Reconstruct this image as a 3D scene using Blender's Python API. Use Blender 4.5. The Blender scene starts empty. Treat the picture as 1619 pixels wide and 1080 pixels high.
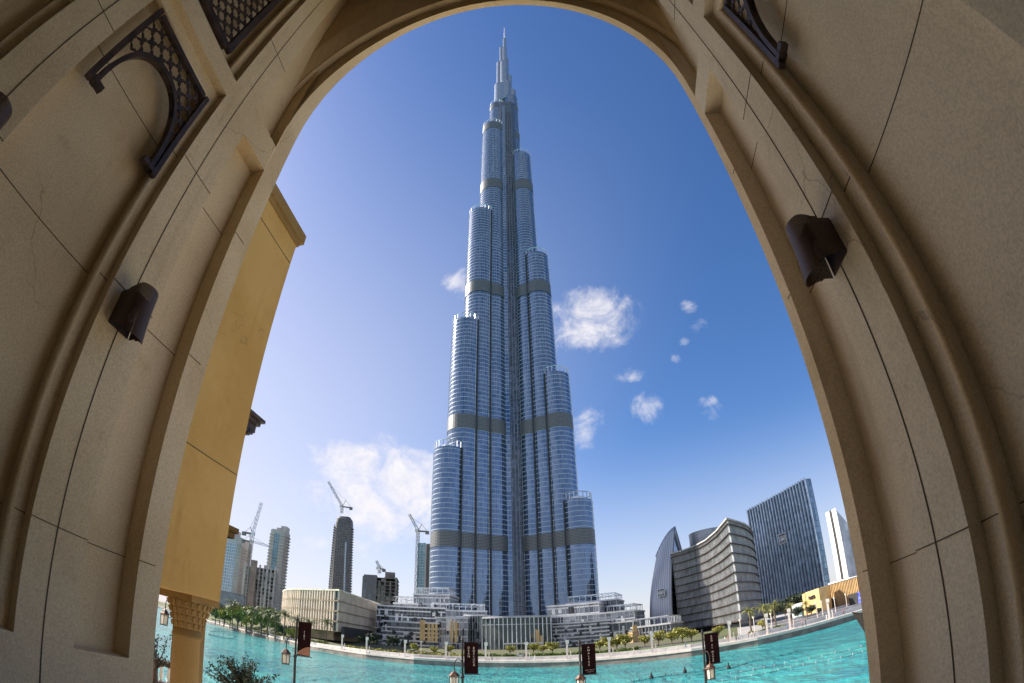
import bpy, bmesh, math, random
from mathutils import Vector, Matrix
R = math.radians
PI = math.pi
random.seed(7)
S = bpy.context.scene
COL = S.collection

# ------------------------------------------------------------------ camera (fisheye lens, looking up)
CZ = 7.5                                            # eye height above the lake, metres
PITCH, ROLL = R(33.437), R(1.282)
FMM = 819.7 * 36 / 1619
cam = bpy.data.cameras.new('camera')
cam.type = 'PANO'
cam.panorama_type = 'FISHEYE_LENS_POLYNOMIAL'
cam.sensor_width = 36.0
cam.sensor_height = 36.0 * 1080 / 1619
cam.fisheye_fov = PI
cam.fisheye_polynomial_k0 = 0.0
cam.fisheye_polynomial_k1 = -1 / FMM
cam.fisheye_polynomial_k2 = 0.0
cam.fisheye_polynomial_k3 = -0.016 / FMM ** 3
cam.fisheye_polynomial_k4 = 0.0
cam.clip_start = 0.05
cam.clip_end = 20000
cam_o = bpy.data.objects.new('camera', cam)
COL.objects.link(cam_o)
_r0, _u0, _f0 = Vector((1, 0, 0)), Vector((0, -math.sin(PITCH), math.cos(PITCH))), Vector((0, math.cos(PITCH), math.sin(PITCH)))
_c, _s = math.cos(ROLL), math.sin(ROLL)
_cx, _cy, _cz = _c * _r0 - _s * _u0, _s * _r0 + _c * _u0, -_f0
cam_o.matrix_world = Matrix(((_cx.x, _cy.x, _cz.x, 0), (_cx.y, _cy.y, _cz.y, 0), (_cx.z, _cy.z, _cz.z, CZ), (0, 0, 0, 1)))
S.camera = cam_o

# ------------------------------------------------------------------ light
SUN_AZ, SUN_EL = R(-72), R(36)                      # azimuth from +Y towards +X
sd = Vector((math.sin(SUN_AZ) * math.cos(SUN_EL), math.cos(SUN_AZ) * math.cos(SUN_EL), math.sin(SUN_EL)))
sun = bpy.data.lights.new('sun', 'SUN')
sun.energy = 4.9
sun.angle = R(0.5)
sun.color = (1.0, 0.93, 0.82)
sun_o = bpy.data.objects.new('sun', sun)
sun_o.rotation_euler = sd.to_track_quat('Z', 'Y').to_euler()
COL.objects.link(sun_o)
S.view_settings.view_transform = 'Standard'
S.view_settings.look = 'None'
S.view_settings.exposure = 1.1
S.view_settings.gamma = 1.0

def lens_dir(u, v):
    """world direction of a point of the 1619 x 1080 photograph, used to survey the site"""
    x, y = u - 809.5, 540 - v
    x, y = _c * x + _s * y, -_s * x + _c * y
    r = math.hypot(x, y) + 1e-9
    t = r / 819.7
    th = t * (1 + 0.016 * t * t)
    cx, cy, cz = math.sin(th) * x / r, math.sin(th) * y / r, math.cos(th)
    return Vector((cx, cz * math.cos(PITCH) - cy * math.sin(PITCH), cz * math.sin(PITCH) + cy * math.cos(PITCH)))
def spot(u, v, d):                                  # surveyed point at horizontal distance d
    q = lens_dir(u, v); k = d / math.hypot(q.x, q.y)
    return Vector((q.x * k, q.y * k, q.z * k + CZ))
def spotz(u, v, z):                                 # surveyed point on the level z
    q = lens_dir(u, v); k = (z - CZ) / q.z
    return Vector((q.x * k, q.y * k, z))
def azof(u, v):
    q = lens_dir(u, v); return math.atan2(q.x, q.y)
def P(az, d, z=0.0):
    return Vector((math.sin(az) * d, math.cos(az) * d, z))

# sky: Nishita atmosphere with a few fair-weather clouds
w = bpy.data.worlds.new('World'); S.world = w; w.use_nodes = True
nt = w.node_tree; nt.nodes.clear()
def N(tree, t, **kw):
    n = tree.nodes.new(t)
    for k, v in kw.items():
        if k in n.inputs.keys(): n.inputs[k].default_value = v
        else: setattr(n, k, v)
    return n
out = N(nt, 'ShaderNodeOutputWorld'); bg = N(nt, 'ShaderNodeBackground')
SKY_STRENGTH = 0.077
bg.inputs['Strength'].default_value = SKY_STRENGTH
sky = N(nt, 'ShaderNodeTexSky', sky_type='NISHITA', sun_disc=False, sun_elevation=SUN_EL, sun_rotation=SUN_AZ,
        air_density=1.0, dust_density=0.9, ozone_density=2.2, altitude=0)
hs = N(nt, 'ShaderNodeHueSaturation'); hs.inputs['Saturation'].default_value = 1.22
wb = N(nt, 'ShaderNodeMix', data_type='RGBA', blend_type='MULTIPLY'); wb.inputs[0].default_value = 1.0; wb.inputs[7].default_value = (1.02, 1.0, 1.11, 1)   # the camera's white balance
nt.links.new(sky.outputs[0], wb.inputs[6]); nt.links.new(wb.outputs[2], hs.inputs['Color'])
tc = N(nt, 'ShaderNodeTexCoord')
def math_n(tree, op, a, b=None, clamp=False):
    m = tree.nodes.new('ShaderNodeMath'); m.operation = op; m.use_clamp = clamp
    for i, x in enumerate((a, b)):
        if x is None: continue
        if isinstance(x, (int, float)): m.inputs[i].default_value = x
        else: tree.links.new(x, m.inputs[i])
    return m.outputs[0]
nz = N(nt, 'ShaderNodeTexNoise', Scale=13.0, Detail=10.0, Roughness=0.66, Distortion=0.6)
nt.links.new(tc.outputs['Generated'], nz.inputs['Vector'])
nz2 = N(nt, 'ShaderNodeTexNoise', Scale=34.0, Detail=6.0, Roughness=0.65, Distortion=0.3)
nt.links.new(tc.outputs['Generated'], nz2.inputs['Vector'])
# cloud banks: direction, half width, half height (radians), strength
banks = [((618, 772), .150, .080, 1.45), ((540, 790), .075, .03, .62), ((660, 735), .05, .032, .75), ((930, 508), .080, .060, 1.12), ((722, 450), .036, .032, .82), ((925, 672), .036, .046, .8),
         ((1022, 645), .038, .034, .85), ((998, 592), .032, .016, .8), ((1116, 637), .022, .016, .72), ((1120, 656), .03, .026, .5), ((1090, 485), .022, .017, .55),
         ((1105, 515), .026, .018, .5), ((1082, 541), .015, .012, .55), ((1070, 567), .016, .012, .42), ((530, 860), .12, .035, .5), ((490, 748), .028, .012, .5), ((600, 845), .12, .03, .45)]
tot = None
for (pq, hw, hh, st) in banks:
    q = lens_dir(*pq)
    right = Vector((q.y, -q.x, 0)).normalized(); up = right.cross(q)
    def dotn(vec):
        d = nt.nodes.new('ShaderNodeVectorMath'); d.operation = 'DOT_PRODUCT'
        nt.links.new(tc.outputs['Generated'], d.inputs[0]); d.inputs[1].default_value = vec
        return d.outputs['Value']
    a = math_n(nt, 'POWER', math_n(nt, 'ABSOLUTE', math_n(nt, 'MULTIPLY', dotn(right), 1 / hw)), 2.0)
    b = math_n(nt, 'POWER', math_n(nt, 'ABSOLUTE', math_n(nt, 'MULTIPLY', dotn(up), 1 / hh)), 2.0)
    front = math_n(nt, 'GREATER_THAN', dotn(q), 0.0)
    m = math_n(nt, 'MULTIPLY', math_n(nt, 'SUBTRACT', 1.0, math_n(nt, 'ADD', a, b)), front)
    m = math_n(nt, 'ADD', math_n(nt, 'MULTIPLY', math_n(nt, 'MAXIMUM', m, -2.2), .8), st - 1.0)
    tot = m if tot is None else math_n(nt, 'MAXIMUM', tot, m)
n1 = math_n(nt, 'MULTIPLY', math_n(nt, 'SUBTRACT', nz.outputs[0], 0.5), 3.9)
n2 = math_n(nt, 'MULTIPLY', math_n(nt, 'SUBTRACT', nz2.outputs[0], 0.5), 1.15)
dens = math_n(nt, 'ADD', math_n(nt, 'ADD', tot, n1), n2)
mr = N(nt, 'ShaderNodeMapRange', interpolation_type='SMOOTHSTEP'); mr.inputs['From Min'].default_value = -0.2; mr.inputs['From Max'].default_value = 1.55
nt.links.new(dens, mr.inputs['Value'])
gate = N(nt, 'ShaderNodeMapRange'); gate.inputs['From Min'].default_value = -0.95; gate.inputs['From Max'].default_value = -0.1
nt.links.new(tot, gate.inputs['Value'])
fac = math_n(nt, 'MULTIPLY', math_n(nt, 'MULTIPLY', mr.outputs[0], gate.outputs[0]), 0.93)
mixc = N(nt, 'ShaderNodeMix', data_type='RGBA')
nt.links.new(fac, mixc.inputs['Factor'])
# thin veil of humid air near the horizon belongs to the sky itself
sepd = N(nt, 'ShaderNodeSeparateXYZ'); nt.links.new(tc.outputs['Generated'], sepd.inputs[0])
veil = N(nt, 'ShaderNodeMapRange', interpolation_type='SMOOTHSTEP')
veil.inputs['From Min'].default_value = 0.40; veil.inputs['From Max'].default_value = -0.03; veil.inputs['To Max'].default_value = 0.66
nt.links.new(sepd.outputs[2], veil.inputs['Value'])
# bright dust towards the sun, low down
sdot = nt.nodes.new('ShaderNodeVectorMath'); sdot.operation = 'DOT_PRODUCT'; nt.links.new(tc.outputs['Generated'], sdot.inputs[0]); sdot.inputs[1].default_value = sd
def smr(x, lo, hi):
    n = N(nt, 'ShaderNodeMapRange', interpolation_type='SMOOTHSTEP'); n.inputs['From Min'].default_value = lo; n.inputs['From Max'].default_value = hi
    nt.links.new(x, n.inputs['Value']); return n.outputs[0]
glow = math_n(nt, 'MULTIPLY', math_n(nt, 'MULTIPLY', smr(sdot.outputs['Value'], .22, .92), smr(sepd.outputs[2], .98, .15)), .76)
veil_f = math_n(nt, 'SUBTRACT', 1.0, math_n(nt, 'MULTIPLY', math_n(nt, 'SUBTRACT', 1.0, veil.outputs[0]), math_n(nt, 'SUBTRACT', 1.0, glow)))
mixv = N(nt, 'ShaderNodeMix', data_type='RGBA')
nt.links.new(veil_f, mixv.inputs['Factor'])
nt.links.new(hs.outputs[0], mixv.inputs[6])
mixv.inputs[7].default_value = (5.3, 5.1, 5.5, 1)
nt.links.new(mixv.outputs[2], mixc.inputs[6])
crm = N(nt, 'ShaderNodeMix', data_type='RGBA')
crm.inputs[6].default_value = (5.0, 5.0, 5.5, 1); crm.inputs[7].default_value = (6.9, 6.5, 6.4, 1)
nt.links.new(nz2.outputs[0], crm.inputs['Factor'])
nt.links.new(crm.outputs[2], mixc.inputs[7])
nt.links.new(mixc.outputs[2], bg.inputs['Color'])
nt.links.new(bg.outputs[0], out.inputs['Surface'])

# ------------------------------------------------------------------ materials
def new_mat(name):
    m = bpy.data.materials.new(name); m.use_nodes = True
    t = m.node_tree
    return m, t, t.nodes['Principled BSDF']
def mix(t, a, b, fac):
    n = N(t, 'ShaderNodeMix', data_type='RGBA')
    for i, x in ((0, fac), (6, a), (7, b)):
        if isinstance(x, (int, float)): n.inputs[i].default_value = x
        elif isinstance(x, tuple): n.inputs[i].default_value = x + (1,) if len(x) == 3 else x
        else: t.links.new(x, n.inputs[i])
    return n.outputs[2]
def ramp(t, x, lo, hi, smooth=True):
    n = N(t, 'ShaderNodeMapRange', interpolation_type='SMOOTHSTEP' if smooth else 'LINEAR')
    n.inputs['From Min'].default_value = lo; n.inputs['From Max'].default_value = hi
    t.links.new(x, n.inputs['Value']); return n.outputs[0]
def noise(t, scale, detail=5, rough=.6, coord='Object', vec=None):
    n = N(t, 'ShaderNodeTexNoise', Scale=scale, Detail=detail, Roughness=rough)
    if vec is None:
        c = N(t, 'ShaderNodeTexCoord'); vec = c.outputs[coord]
    t.links.new(vec, n.inputs['Vector']); return n.outputs[0]
def bump(t, p, h, strength, dist):
    b = N(t, 'ShaderNodeBump', Strength=strength, Distance=dist)
    t.links.new(h, b.inputs['Height']); t.links.new(b.outputs[0], p.inputs['Normal'])
def plain(name, c, rough=.6, metal=0.0, var=.25, scale=.8, bumpy=0.0):
    m, t, p = new_mat(name)
    n = noise(t, scale)
    lo = tuple(x * (1 - var) for x in c); hi = tuple(min(1, x * (1 + var)) for x in c)
    t.links.new(mix(t, lo, hi, ramp(t, n, .3, .7)), p.inputs['Base Color'])
    p.inputs['Roughness'].default_value = rough; p.inputs['Metallic'].default_value = metal
    if bumpy: bump(t, p, noise(t, scale * 12), .5, bumpy)
    return m
def plaster(name, c, c2, stain):
    m, t, p = new_mat(name)
    big = noise(t, .55, 6, .62); mid = noise(t, 2.7, 7, .7); fine = noise(t, 60, 3, .7); grain = noise(t, 260, 2, .6)
    col = mix(t, c, c2, ramp(t, big, .38, .64))
    col = mix(t, col, stain, math_n(t, 'MULTIPLY', ramp(t, mid, .56, .82), .7))
    f = N(t, 'ShaderNodeMix', data_type='RGBA', blend_type='MULTIPLY'); f.inputs[0].default_value = .42
    t.links.new(col, f.inputs[6])
    sp = N(t, 'ShaderNodeMix', data_type='RGBA'); sp.inputs[6].default_value = (.55, .52, .48, 1); sp.inputs[7].default_value = (1.1, 1.08, 1.05, 1)
    t.links.new(ramp(t, fine, .3, .66), sp.inputs[0]); t.links.new(sp.outputs[2], f.inputs[7])
    # run-off streaks, stretched down the wall
    tcn = N(t, 'ShaderNodeTexCoord'); mp = N(t, 'ShaderNodeMapping'); mp.inputs['Scale'].default_value = (3.2, 3.2, .35)
    t.links.new(tcn.outputs['Object'], mp.inputs[0])
    st = noise(t, 1.0, 6, .65, vec=mp.outputs[0])
    col2 = mix(t, f.outputs[2], tuple(x * .8 for x in stain), math_n(t, 'MULTIPLY', ramp(t, st, .56, .78), .55))
    # hairline cracks
    vo = N(t, 'ShaderNodeTexVoronoi', feature='DISTANCE_TO_EDGE', Scale=.42)
    dn = N(t, 'ShaderNodeTexNoise', Scale=1.6, Detail=8.0); t.links.new(tcn.outputs['Object'], dn.inputs['Vector'])
    vadd = N(t, 'ShaderNodeVectorMath'); vadd.operation = 'ADD'
    vm = N(t, 'ShaderNodeVectorMath'); vm.operation = 'SCALE'; vm.inputs['Scale'].default_value = .5
    t.links.new(dn.outputs['Color'], vm.inputs[0]); t.links.new(tcn.outputs['Object'], vadd.inputs[0]); t.links.new(vm.outputs[0], vadd.inputs[1])
    t.links.new(vadd.outputs[0], vo.inputs['Vector'])
    cr = math_n(t, 'MULTIPLY', math_n(t, 'LESS_THAN', vo.outputs['Distance'], .0022), math_n(t, 'MULTIPLY', ramp(t, big, .5, .62), .5))
    col3 = mix(t, col2, tuple(x * .3 for x in c), cr)
    t.links.new(col3, p.inputs['Base Color'])
    p.inputs['Roughness'].default_value = .9; p.inputs['Specular IOR Level'].default_value = .08
    hgt = math_n(t, 'ADD', math_n(t, 'MULTIPLY', fine, .6), math_n(t, 'ADD', math_n(t, 'MULTIPLY', grain, .35), mid))
    bump(t, p, hgt, .35, .006)
    return m
def glazing(name, tint, dark, fh, bay, frame, metal=.85, rough=.06, line=.12, mull=.05, round_r=None, z_off=0.0, uv=False):
    """curtain wall: panes that differ a little in tint and tilt, floor bands and mullions"""
    m, t, p = new_mat(name)
    tcn = N(t, 'ShaderNodeTexCoord'); sx = N(t, 'ShaderNodeSeparateXYZ'); t.links.new(tcn.outputs['Object'], sx.inputs[0])
    if uv:
        sx = N(t, 'ShaderNodeSeparateXYZ'); t.links.new(tcn.outputs['UV'], sx.inputs[0]); h = math_n(t, 'MULTIPLY', sx.outputs[0], 1 / bay); v = math_n(t, 'MULTIPLY', sx.outputs[1], 1 / fh)
    elif round_r: h = math_n(t, 'MULTIPLY', math_n(t, 'ARCTAN2', sx.outputs[1], sx.outputs[0]), round_r / bay)
    else: h = math_n(t, 'MULTIPLY', math_n(t, 'ADD', math_n(t, 'MULTIPLY', sx.outputs[0], .82), math_n(t, 'MULTIPLY', sx.outputs[1], .57)), 1 / bay)
    if not uv: v = math_n(t, 'MULTIPLY', math_n(t, 'ADD', sx.outputs[2], z_off), 1 / fh)
    fh_, fv_ = math_n(t, 'FRACT', h), math_n(t, 'FRACT', v)
    cell = N(t, 'ShaderNodeCombineXYZ'); t.links.new(math_n(t, 'FLOOR', h), cell.inputs[0]); t.links.new(math_n(t, 'FLOOR', v), cell.inputs[1])
    wn = N(t, 'ShaderNodeTexWhiteNoise', noise_dimensions='3D'); t.links.new(cell.outputs[0], wn.inputs['Vector'])
    big = noise(t, .02, 3)
    pane = mix(t, dark, tint, math_n(t, 'MULTIPLY', ramp(t, wn.outputs['Value'], 0, 1, False), ramp(t, big, .25, .7)))
    isb = math_n(t, 'LESS_THAN', fv_, line); ism = math_n(t, 'LESS_THAN', fh_, mull)
    isf = math_n(t, 'MAXIMUM', isb, ism)
    t.links.new(mix(t, pane, frame, isf), p.inputs['Base Color'])
    t.links.new(math_n(t, 'MULTIPLY', math_n(t, 'SUBTRACT', 1.0, isf), metal), p.inputs['Metallic'])
    t.links.new(math_n(t, 'ADD', math_n(t, 'MULTIPLY', isf, .4), math_n(t, 'ADD', rough, math_n(t, 'MULTIPLY', wn.outputs['Value'], .05))), p.inputs['Roughness'])
    tilt = N(t, 'ShaderNodeVectorMath'); tilt.operation = 'SCALE'; tilt.inputs['Scale'].default_value = .022
    t.links.new(wn.outputs['Color'], tilt.inputs[0])
    ge = N(t, 'ShaderNodeNewGeometry'); ad = N(t, 'ShaderNodeVectorMath'); ad.operation = 'ADD'
    t.links.new(ge.outputs['Normal'], ad.inputs[0]); t.links.new(tilt.outputs[0], ad.inputs[1])
    nn = N(t, 'ShaderNodeVectorMath'); nn.operation = 'NORMALIZE'; t.links.new(ad.outputs[0], nn.inputs[0])
    t.links.new(nn.outputs[0], p.inputs['Normal'])
    return m
M = {}
M['wall'] = plaster('beige_plaster', (.78, .615, .395), (.68, .515, .31), (.50, .35, .185))
M['wall_r'] = plaster('beige_plaster_grey_light', (.79, .675, .505), (.69, .58, .425), (.50, .40, .265))  # right wall's plaster, its greyer light put into the colour
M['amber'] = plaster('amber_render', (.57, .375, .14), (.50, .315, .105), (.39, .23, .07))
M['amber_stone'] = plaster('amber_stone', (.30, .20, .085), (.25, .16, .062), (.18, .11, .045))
M['joint'] = plain('open_joint', (.085, .06, .038), .95)
M['floor'] = plain('pale_stone_paving', (.72, .64, .51), .6, scale=1.5)
M['timber'] = plain('dark_timber', (.048, .028, .020), .55, scale=6, var=.5, bumpy=.004)
M['iron'] = plain('black_iron', (.012, .011, .011), .6, .1, scale=5, var=.5)
M['bronze'] = plain('rusty_lantern_roof', (.11, .055, .035), .5, .4, scale=7, var=.5)
M['alu'] = plain('aluminium', (.62, .64, .66), .38, .75, scale=.3)
M['white'] = plain('white_paint', (.78, .78, .76), .5, scale=.7, var=.08)
M['conc'] = plain('raw_concrete', (.36, .335, .30), .9, scale=.12, var=.3)
M['conc_d'] = plain('dark_concrete', (.20, .185, .17), .9, scale=.12, var=.35)
M['louvre'] = None
M['leaf_y'] = plain('yellow_green_leaves', (.30, .28, .045), .6, scale=1.2, var=.55)
M['leaf_g'] = plain('green_leaves', (.12, .16, .032), .6, scale=1.2, var=.6)
M['leaf_d'] = plain('dark_green_leaves', (.028, .045, .018), .65, scale=1.2, var=.6)
M['leaf_n'] = plain('olive_leaves', (.022, .036, .014), .9, scale=9, var=.6)
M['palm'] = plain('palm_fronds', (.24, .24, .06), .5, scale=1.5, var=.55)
M['palm_l'] = plain('shaded_palm_fronds', (.13, .145, .045), .55, scale=1.5, var=.55)  # darker copy of the fronds, shade put into the colour
M['bark'] = plain('bark', (.16, .115, .075), .95, scale=5, var=.5)
M['pave'] = plain('promenade_paving', (.36, .34, .32), .8, scale=.5, var=.22)
M['gold'] = plain('gold_stone', (.64, .43, .18), .55, scale=.25, var=.15)
M['brownstone'] = plain('brown_stone', (.40, .27, .14), .75, scale=.3, var=.2)
M['dark'] = plain('dark_recess', (.03, .03, .032), .5, scale=.5)
# ------------------------------------------------------------------ mesh helpers
class MB:
    def __init__(s): s.v, s.f = [], []
    def add(s, vs, fs):
        o = len(s.v); s.v += [tuple(x) for x in vs]; s.f += [tuple(i + o for i in f) for f in fs]
    def quad(s, a, b, c, d): s.add((a, b, c, d), ((0, 1, 2, 3),))
    def box(s, c, size, rz=0.0, mat=None):
        hx, hy, hz = size[0] / 2, size[1] / 2, size[2] / 2
        vs = [Vector((x, y, z)) for z in (-hz, hz) for x, y in ((-hx, -hy), (hx, -hy), (hx, hy), (-hx, hy))]
        m = mat if mat is not None else Matrix.Rotation(rz, 3, 'Z')
        s.add([m @ v + Vector(c) for v in vs], ((3, 2, 1, 0), (4, 5, 6, 7), (0, 1, 5, 4), (1, 2, 6, 5), (2, 3, 7, 6), (3, 0, 4, 7)))
    def prism(s, poly, z0, z1, cap0=True, cap1=True):
        n = len(poly)
        vs = [(p[0], p[1], z0) for p in poly] + [(p[0], p[1], z1) for p in poly]
        fs = [(i, (i + 1) % n, n + (i + 1) % n, n + i) for i in range(n)]
        s.add(vs, fs)
        if cap1: s.add(vs[n:], [tuple(range(n))])          # caps keep their own vertices: crisp edges on smooth walls
        if cap0: s.add(vs[:n], [tuple(range(n - 1, -1, -1))])
    def tube(s, pts, rad, n=6, closed=False):
        pts = [Vector(p) for p in pts]; k = len(pts)
        rads = rad if isinstance(rad, (list, tuple)) else [rad] * k
        vs, fs = [], []
        ref = None
        for i, p in enumerate(pts):
            a = pts[max(0, i - 1)]; b = pts[min(k - 1, i + 1)]
            d = (b - a).normalized()
            if ref is None: ref = Vector((0, 0, 1)) if abs(d.z) < .9 else Vector((1, 0, 0))
            x = d.cross(ref).normalized(); y = d.cross(x).normalized(); ref = -y if ref.dot(y) < 0 else y
            x = d.cross(ref).normalized()
            for j in range(n):
                t = 2 * PI * j / n
                vs.append(p + (x * math.cos(t) + ref * math.sin(t)) * rads[i])
        for i in range(k - 1):
            for j in range(n):
                fs.append((i * n + j, i * n + (j + 1) % n, (i + 1) * n + (j + 1) % n, (i + 1) * n + j))
        fs.append(tuple(range(n - 1, -1, -1))); fs.append(tuple((k - 1) * n + j for j in range(n)))
        s.add(vs, fs)
    def lathe(s, prof, c=(0, 0, 0), n=16, cap=True):
        vs, fs = [], []
        for r_, z in prof:
            for j in range(n):
                t = 2 * PI * j / n
                vs.append((c[0] + r_ * math.cos(t), c[1] + r_ * math.sin(t), c[2] + z))
        for i in range(len(prof) - 1):
            for j in range(n):
                fs.append((i * n + j, i * n + (j + 1) % n, (i + 1) * n + (j + 1) % n, (i + 1) * n + j))
        if cap:
            fs.append(tuple(range(n - 1, -1, -1))); fs.append(tuple((len(prof) - 1) * n + j for j in range(n)))
        s.add(vs, fs)
    def build(s, name, m, parent=None, smooth=False, loc=None):
        me = bpy.data.meshes.new(name)
        vs = s.v
        if loc is not None: vs = [(a - loc[0], b - loc[1], c - loc[2]) for a, b, c in vs]
        me.from_pydata(vs, [], s.f); me.update()
        if m is not None: me.materials.append(m)
        if smooth:
            for p in me.polygons: p.use_smooth = True
        o = bpy.data.objects.new(name, me); COL.objects.link(o)
        if loc is not None: o.location = loc
        if parent is not None:
            o.parent = parent
            if loc is not None: o.location = Vector(loc)
        return o
def tag(o, label=None, cat=None, group=None, kind=None):
    if label: o['label'] = label
    if cat: o['category'] = cat
    if group: o['group'] = group
    if kind: o['kind'] = kind
    return o
def empty(name, loc=(0, 0, 0), rz=0.0):
    o = bpy.data.objects.new(name, None); COL.objects.link(o)
    o.location = loc; o.rotation_euler = (0, 0, rz); o.empty_display_size = .3
    return o
KIDS = {}
def copy_tree(o, parent=None):
    c = o.copy(); COL.objects.link(c); c.parent = parent
    for ch in [x for x in COL.objects if x.parent == o]: copy_tree(ch, c)
    return c
def ccw(poly):
    a = sum(poly[i][0] * poly[(i + 1) % len(poly)][1] - poly[(i + 1) % len(poly)][0] * poly[i][1] for i in range(len(poly)))
    return list(poly) if a > 0 else list(reversed(poly))
def offset(poly, d):
    n = len(poly); o = []
    for i in range(n):
        p, q, r_ = Vector(poly[i - 1][:2]), Vector(poly[i][:2]), Vector(poly[(i + 1) % n][:2])
        e1, e2 = (q - p).normalized(), (r_ - q).normalized()
        n1, n2 = Vector((e1.y, -e1.x)), Vector((e2.y, -e2.x))
        b = (n1 + n2); k = b.length_squared
        b = b * (2 / k) if k > .25 else n1
        o.append(q + b * d)
    return o
def along(poly, step, closed=True):
    """points every `step` along a polygon's edges, with the outward normal"""
    res = []; n = len(poly)
    for i in range(n if closed else n - 1):
        a, b = Vector(poly[i][:2]), Vector(poly[(i + 1) % n][:2])
        e = b - a; L = e.length
        if L < 1e-6: continue
        k = max(1, round(L / step)); nm = Vector((e.y, -e.x)) / L
        for j in range(k): res.append((a + e * (j / k), nm, math.atan2(e.y, e.x)))
    return res
def facade(parent, poly, z0, z1, fh, glass, slab_m=None, fin_m=None, bay=3.0, slab_t=.5, slab_d=.3, fin_w=.2, fin_d=.25, roof_m=None, edges=None):
    """a storeyed block: glazing core, floor slabs, fins, roof slab, as parts of `parent`"""
    poly = ccw(poly); c = (poly[0][0], poly[0][1], z0)
    g = MB(); g.prism(poly, z0, z1); g.build('glazing', glass, parent, loc=c)
    if slab_m:
        b = MB(); op = offset(poly, slab_d); z = z0 + fh
        while z < z1 - .3 * fh:
            b.prism(op, z - slab_t / 2, z + slab_t / 2); z += fh
        if b.v: b.build('floor_slabs', slab_m, parent)
    rf = MB(); rf.prism(offset(poly, max(slab_d, fin_d) + .12), z1 - .1, z1 + max(.6, slab_t)); rf.build('roof', roof_m or slab_m or fin_m, parent)
    if fin_m:
        f = MB()
        for (p, nm, a) in along(poly, bay):
            q = p + nm * (fin_d / 2 - .02)
            f.box((q.x, q.y, (z0 + z1) / 2), (fin_w, fin_d, z1 - z0 - .22), a)
        f.build('facade_fins', fin_m, parent)
def rect(c, ax, wx, wy):
    """rectangle of width wx along direction ax (radians) and depth wy behind it"""
    e = Vector((math.cos(ax), math.sin(ax))); n = Vector((-e.y, e.x)); c = Vector(c[:2])
    return [c - e * wx / 2, c + e * wx / 2, c + e * wx / 2 + n * wy, c - e * wx / 2 + n * wy]

# ------------------------------------------------------------------ ground, lake
SHORE = [(-110, 60), (-75, 900), (-55, 900), (-45, 820), (-38, 620), (-35, 500), (-32.7, 405), (-30, 340), (-26, 262), (-21.2, 205), (-16, 180), (-11, 166), (-1.4, 153), (5, 146), (11.8, 139.5), (18, 134.5), (25.1, 133.5), (31, 139), (36.5, 149), (45, 170), (60, 240), (110, 60)]
def shore(az):
    d = math.degrees(az)
    for (a, r1), (b, r2) in zip(SHORE, SHORE[1:]):
        if a <= d <= b:
            t = (d - a) / (b - a); return r1 + (r2 - r1) * t
    return 500
def sm(x): x = max(0, min(1, x)); return x * x * (3 - 2 * x)
def ground_h(az, q):
    """height of the far bank, q metres back from the quay edge"""
    d = math.degrees(az)
    left, right = sm((-d - 18) / 8), sm((d - 22) / 5)
    if q < 11: return 2.0
    base = 2.0 + .55 * sm((q - 11) / .6)
    mid = base + (1.6 - 1.1 * right) * sm((q - 16) / 60)
    return mid + left * 3.2 * sm((q - 18) / 35) + right * .2 * sm((q - 25) / 60)
def on_bank(az, q): return P(az, shore(az) + q, ground_h(az, q))
def bank_at(u, v, d):
    a = azof(u, v); return P(a, d, ground_h(a, d - shore(a)))
lake = MB(); n = 96
lake.add([(0, 0, 0)] + [(3000 * math.sin(2 * PI * i / n), 3000 * math.cos(2 * PI * i / n), 0) for i in range(n)], [(0, (i + 1) % n + 1, i + 1) for i in range(n)])
m, t, p = new_mat('turquoise_lake_water')
cz_ = noise(t, .018, 6, .6); cs = noise(t, .11, 6, .65)
col = mix(t, (.018, .225, .232), (.055, .40, .375), ramp(t, cz_, .36, .62))
col = mix(t, col, (.02, .19, .27), math_n(t, 'MULTIPLY', ramp(t, cs, .48, .70), .75))
t.links.new(col, p.inputs['Base Color']); p.inputs['Roughness'].default_value = .10
p.inputs['Specular IOR Level'].default_value = .35
tcn = N(t, 'ShaderNodeTexCoord'); mp = N(t, 'ShaderNodeMapping'); mp.inputs['Scale'].default_value = (.9, .45, 1); mp.inputs['Rotation'].default_value = (0, 0, .35)
t.links.new(tcn.outputs['Object'], mp.inputs[0])
rp = math_n(t, 'ADD', noise(t, .9, 5, .6, vec=mp.outputs[0]), math_n(t, 'MULTIPLY', noise(t, .22, 4, .6, vec=mp.outputs[0]), 2.2))
bump(t, p, rp, 1.0, .9)
tag(lake.build('lake_water', m), kind='structure')

def ribbon(name, m, q0, q1, dz=0.0, a0=-72, a1=66, step=1.0, qs=None):
    b = MB(); vs, fs = [], []
    qs = qs or [q0, q1]; k = len(qs); na = int((a1 - a0) / step) + 1
    for i in range(na):
        a = R(a0 + step * i)
        for q in qs:
            pt = on_bank(a, q); vs.append((pt.x, pt.y, pt.z + dz))
    for i in range(na - 1):
        for j in range(k - 1):
            fs.append((i * k + j, (i + 1) * k + j, (i + 1) * k + j + 1, i * k + j + 1))
    b.add(vs, [tuple(reversed(f)) for f in fs]); return b.build(name, m)
m, t, p = new_mat('planted_ground')
g1 = noise(t, .035, 5); g2 = noise(t, .5, 6, .7)
col = mix(t, (.10, .085, .055), (.085, .105, .03), ramp(t, g1, .38, .6)); col = mix(t, col, (.17, .16, .05), ramp(t, g2, .55, .7))
t.links.new(col, p.inputs['Base Color']); p.inputs['Roughness'].default_value = .95
tag(ribbon('planted_ground', m, 0, 0, qs=[11.6, 14, 18, 25, 35, 50, 70, 100, 160, 300, 700, 2200], a1=23), kind='structure')
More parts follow.
